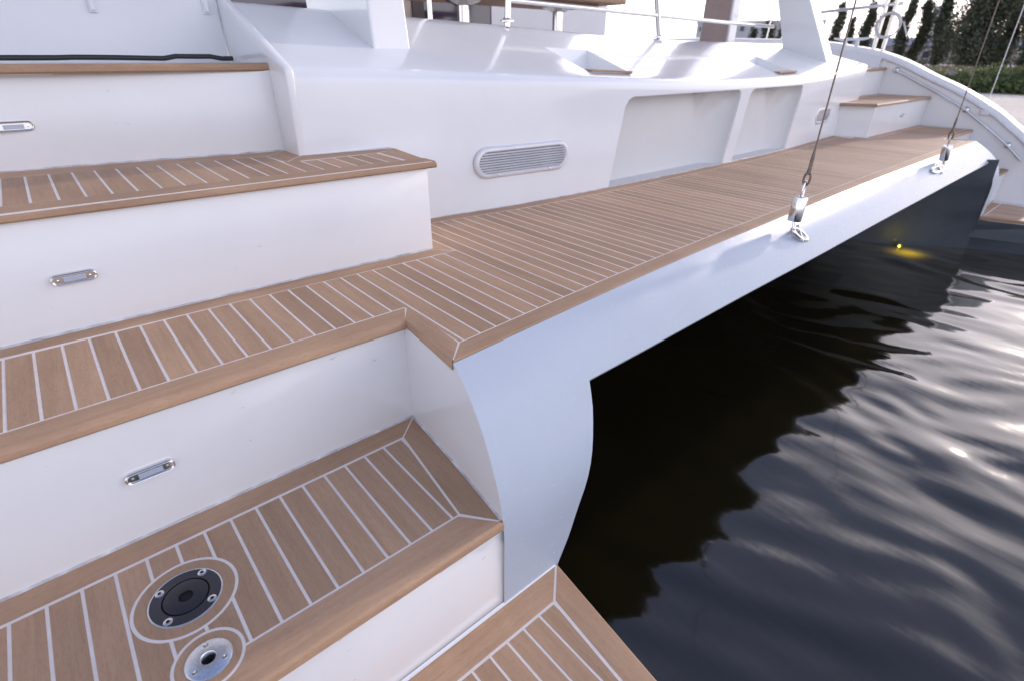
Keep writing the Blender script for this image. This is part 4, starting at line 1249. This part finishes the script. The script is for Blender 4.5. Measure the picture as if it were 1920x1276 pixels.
def tree(az, dist, h, w, label, n=1500, broad=False, z0=-1.2):
    n = int(n * 2.2)
    base = shore(az, dist, z0)
    t = empty("broad_tree" if broad else "poplar_tree", base, label, "tree", "trees along the far shore")
    b = MB(); hh, ww = h / S, w / S / 2 * (0.9 if broad else 0.82)
    b.tube([base, base + Vector((0.02 * hh, 0, hh * 0.3)), base + Vector((0, 0.01 * hh, hh * 0.85))], [0.32, 0.24, 0.05], 8)
    for k in range(7):
        a = random.uniform(0, 6.28); z = hh * random.uniform(0.15, 0.6)
        b.tube([base + Vector((0, 0, z)), base + Vector((math.cos(a) * ww * 0.5, math.sin(a) * ww * 0.5, z + hh * 0.14))], [ww * 0.05, ww * 0.015], 5)
    b.build("trunk", 'bark', t, smooth=60)
    b = MB(); pts = []
    lean = Vector((random.uniform(-1, 1), random.uniform(-1, 1), 0)) * ww * 0.35; wob = random.uniform(0, 6)
    ncl = 34 if not broad else 90
    cl = []
    for k in range(ncl):
        f = (k + random.random()) / ncl * 0.92 + 0.08
        if broad: prof = min(1.0, 1.5 * math.sin(math.pi * min(1, (0.12 + 0.80 * f))) ** 0.8)
        else: prof = math.sin(math.pi * (0.16 + 0.76 * f)) ** 0.55
        a = random.uniform(0, 6.28); rr = ww * prof * (random.uniform(0.25, 0.85) if broad else random.uniform(0.0, 0.55))
        cl.append((Vector((math.cos(a) * rr, math.sin(a) * rr, hh * f * 0.93)) + lean * f + Vector((math.sin(f * 9 + wob), math.cos(f * 7 + wob), 0)) * ww * 0.24, (ww * random.uniform(0.25, 0.42) if broad else ww * random.uniform(0.42, 0.62)) * (0.45 + 0.55 * prof)))
    for k in range(n):
        c, r = random.choice(cl)
        d = Vector((random.gauss(0, 0.5), random.gauss(0, 0.5), random.gauss(0, 0.9)))
        pts.append(base + c + d * r)
    leaves(b, pts, 0.17 / S)
    b.build("crown", 'leaf', t, smooth=0, weld=False, fixn=False)
TREES = [
 (62.2, 120, 5.3, 2.4, "small dark tree left of the right-hand pillar, shortest of that cluster", 1500, False),
 (63.5, 118, 6.2, 3.6, "dark poplar in the middle of the cluster seen left of the right-hand pillar", 2200, False),
 (64.6, 112, 8.0, 2.8, "tall poplar just left of the right-hand pillar", 2200, False),
 (68.5, 100, 7.9, 2.2, "narrow poplar emerging directly right of the right-hand pillar", 2000, False),
 (69.6, 104, 6.3, 1.6, "small thin poplar, lowest top of the row right of the pillar", 1300, False),
 (70.75, 102, 7.8, 2.7, "slender poplar behind the long handrail bar, second tall one from the pillar", 2200, False),
 (71.8, 100, 8.4, 2.7, "dark poplar standing behind the gate stanchions", 2200, False),
 (73.3, 98, 8.4, 2.5, "poplar right of the rope coil with two pointed tops", 2200, False),
 (74.4, 100, 7.8, 2.8, "poplar in front of the pale tower block", 2200, False),
 (75.8, 98, 8.7, 3.0, "tall poplar with a pointed top left of the broad tree", 2600, False),
 (78.3, 94, 8.6, 7.4, "broadest dark tree of the shore, behind the thin stay wire", 9000, True),
 (79.9, 98, 7.6, 3.4, "poplar growing against the right flank of the broad tree", 2600, False),
 (81.4, 92, 6.4, 4.0, "rightmost dark tree above the bushes and the beach", 3200, False),
 (83.6, 95, 7.0, 6.0, "bushy dark tree beyond the right edge of the beach view", 3200, True),
]
for a, d, h, w, lab, n_, br in TREES: tree(a, d, h, w, lab, n_, br)
b = MB(); pts = []
for k in range(3800):                                     # scrub and younger trees that close the gaps between the trunks
    a = random.uniform(60.5, 86); d = random.uniform(103, 114)
    top = 1.1 + 1.1 * noise.noise(Vector((a * 0.9, 2.0, 0))) + 1.0 * noise.noise(Vector((a * 2.7, 5.0, 0)))
    if random.random() < 0.55: pts.append(shore(a, d, -1.2 + max(0.3, top) * random.random()))
leaves(b, pts, 0.22 / S)
o = b.build("scrub", 'leaf', None, smooth=0, weld=False, fixn=False, org=shore(75, 108, -1.2)); tag(o, "dark scrub between and behind the trunks of the shore trees", "scrub", kind="stuff")

def bush(az, dist, w, h, label, n=900):
    base = shore(az, dist, -1.22)
    b = MB(); pts = []
    for k in range(n):
        u = random.uniform(0, 6.28); r = math.sqrt(random.random()); hz = random.random() ** 0.8 * (1 - 0.55 * r * r) * (0.75 + 0.35 * math.sin(u * 3 + az))
        pts.append(base + Vector((math.cos(u) * r * w / S / 2, math.sin(u) * r * w / S / 2, hz * h / S)))
    leaves(b, pts, 0.09 / S)
    t = empty("bush", base, label, "bush", "bushes at the top of the beach")
    b.build("foliage", 'bush', t, smooth=0, weld=False, fixn=False)
    b = MB()
    for k in range(5):
        a = k * 1.3; b.tube([base, base + Vector((math.cos(a) * w / S * 0.22, math.sin(a) * w / S * 0.22, h / S * 0.6))], [0.03, 0.01], 5)
    b.build("stem", 'bark', t, smooth=60)
BUSH = [(76.5, 33, 2.2, 0.40, "small green bush beside the grey rock"), (77.9, 31, 2.4, 0.50, "low green bush between the rock and the tallest bush"),
        (79.2, 29.5, 2.8, 0.72, "round bright bush left of the tallest bush"), (80.5, 28.6, 3.4, 1.0, "tallest green bush at the top of the beach"),
        (82.0, 28.5, 3.6, 0.9, "bright bush at the right edge of the view"), (84.3, 28.5, 4.0, 0.9, "bush just past the right edge of the beach view"),
        (75.0, 38, 3.4, 0.55, "low bush partly hidden by the curved bulwark"), (79.9, 34, 3.6, 0.85, "dark bush behind the tallest one")]
for q in BUSH: bush(*q, n=1300)
# dry grass band and the rock
b = MB(); pts = []
for k in range(9000):
    a = random.uniform(60, 88); d = random.uniform(36, 80)
    pts.append(shore(a, d, -1.2 + random.random() * 0.25))
leaves(b, pts, 0.14 / S)
o = b.build("dry_grass", 'grass', None, smooth=0, weld=False, fixn=False, org=shore(78, 40, -1.2)); tag(o, "dry grass growing behind the beach bushes", "grass", kind="stuff")
bm = bmesh.new(); bmesh.ops.create_icosphere(bm, subdivisions=3, radius=1.0)
b = MB(); bm.verts.ensure_lookup_table()
rk = shore(77.1, 40, -1.2)
vs = [rk + Vector((q.co.x * 1.5, q.co.y * 1.3, max(-0.1, q.co.z) * 0.9)) * (1 + 0.25 * noise.noise(q.co * 2.1)) * 0.55 - rk * 0 if False else rk + Vector((q.co.x * 1.0, q.co.y * 0.9, q.co.z * 0.75)) * (1 + 0.3 * noise.noise(q.co * 1.9)) for q in bm.verts]
b.add(vs, [tuple(w.index for w in f.verts) for f in bm.faces]); bm.free()
o = b.build("rock", 'stone', None, smooth=0); tag(o, "grey rock at the edge of the grass beyond the curved bulwark", "rock")

def oriented_box(b, c, u, n_, w, d, z0, z1):
    u, n_ = Vector(u), Vector(n_)
    p = [c + u * (-w / 2), c + u * (w / 2), c + u * (w / 2) + n_ * d, c + u * (-w / 2) + n_ * d]
    b.hexa([q + Vector((0, 0, z0)) for q in p] + [q + Vector((0, 0, z1)) for q in p])
def building(name, az, dist, w, h, d, label, storeys, bays, roof_h, wmat='wall', rmat='roof', zg=-1.2):
    c = shore(az, dist, zg)
    dr = Vector((c.x, c.y, 0)).normalized(); u = Vector((dr.y, -dr.x, 0))
    t = empty(name, c, label, "building")
    U = 1 / S
    b = MB(); oriented_box(b, c, u, dr, w * U, d * U, 0, h * U); b.build("wall", wmat, t, smooth=0)
    b = MB()
    if roof_h > 0.6:
        p = [c + u * (-w * U / 2 - 0.5) - dr * 0.6, c + u * (w * U / 2 + 0.5) - dr * 0.6, c + u * (w * U / 2 + 0.5) + dr * (d * U + 0.6), c + u * (-w * U / 2 - 0.5) + dr * (d * U + 0.6)]
        z0, z1 = Vector((0, 0, h * U + 0.01)), Vector((0, 0, (h + roof_h) * U)); m0 = (p[0] + p[3]) / 2 + u * 2; m1 = (p[1] + p[2]) / 2 - u * 2
        b.add([q + z0 for q in p] + [m0 + z1, m1 + z1], [(0, 1, 5, 4), (2, 3, 4, 5), (0, 4, 3), (1, 2, 5), (0, 3, 2, 1)])
    else:
        oriented_box(b, c - dr * 0.3, u, dr, w * U + 0.6, d * U + 0.6, h * U + 0.01, (h + roof_h) * U)
    b.build("roof", rmat, t, smooth=0)
    for s_ in range(storeys):
        for k in range(bays):
            x = (k + 0.5) / bays * w - w / 2; z = h * (s_ + 0.28) / storeys; wh = h / storeys * 0.48; ww = w / bays * 0.5
            b = MB(); oriented_box(b, c + u * x * U - dr * 0.12, u, dr, ww * U, 0.25, z * U, (z + wh) * U); f = b.build("window", 'conc', t, smooth=0)
            b = MB(); oriented_box(b, c + u * x * U - dr * 0.16, u, dr, ww * U * 0.82, 0.2, (z + wh * 0.1) * U, (z + wh * 0.92) * U); b.build("pane", 'glassw', f, smooth=0)
building("long_building", 77.0, 118, 44, 2.5, 7, "long low building with a grey metal roof behind the row of trees", 1, 18, 1.3)
building("office_building", 62.5, 190, 34, 9.2, 14, "pale modern building with rows of windows far beyond the gap left of the pillar", 3, 12, 0.5, 'conc', 'conc')
building("tower_block", 75.3, 300, 5.5, 18, 6, "pale tower block rising behind the poplars", 8, 3, 0.5, 'conc', 'conc')
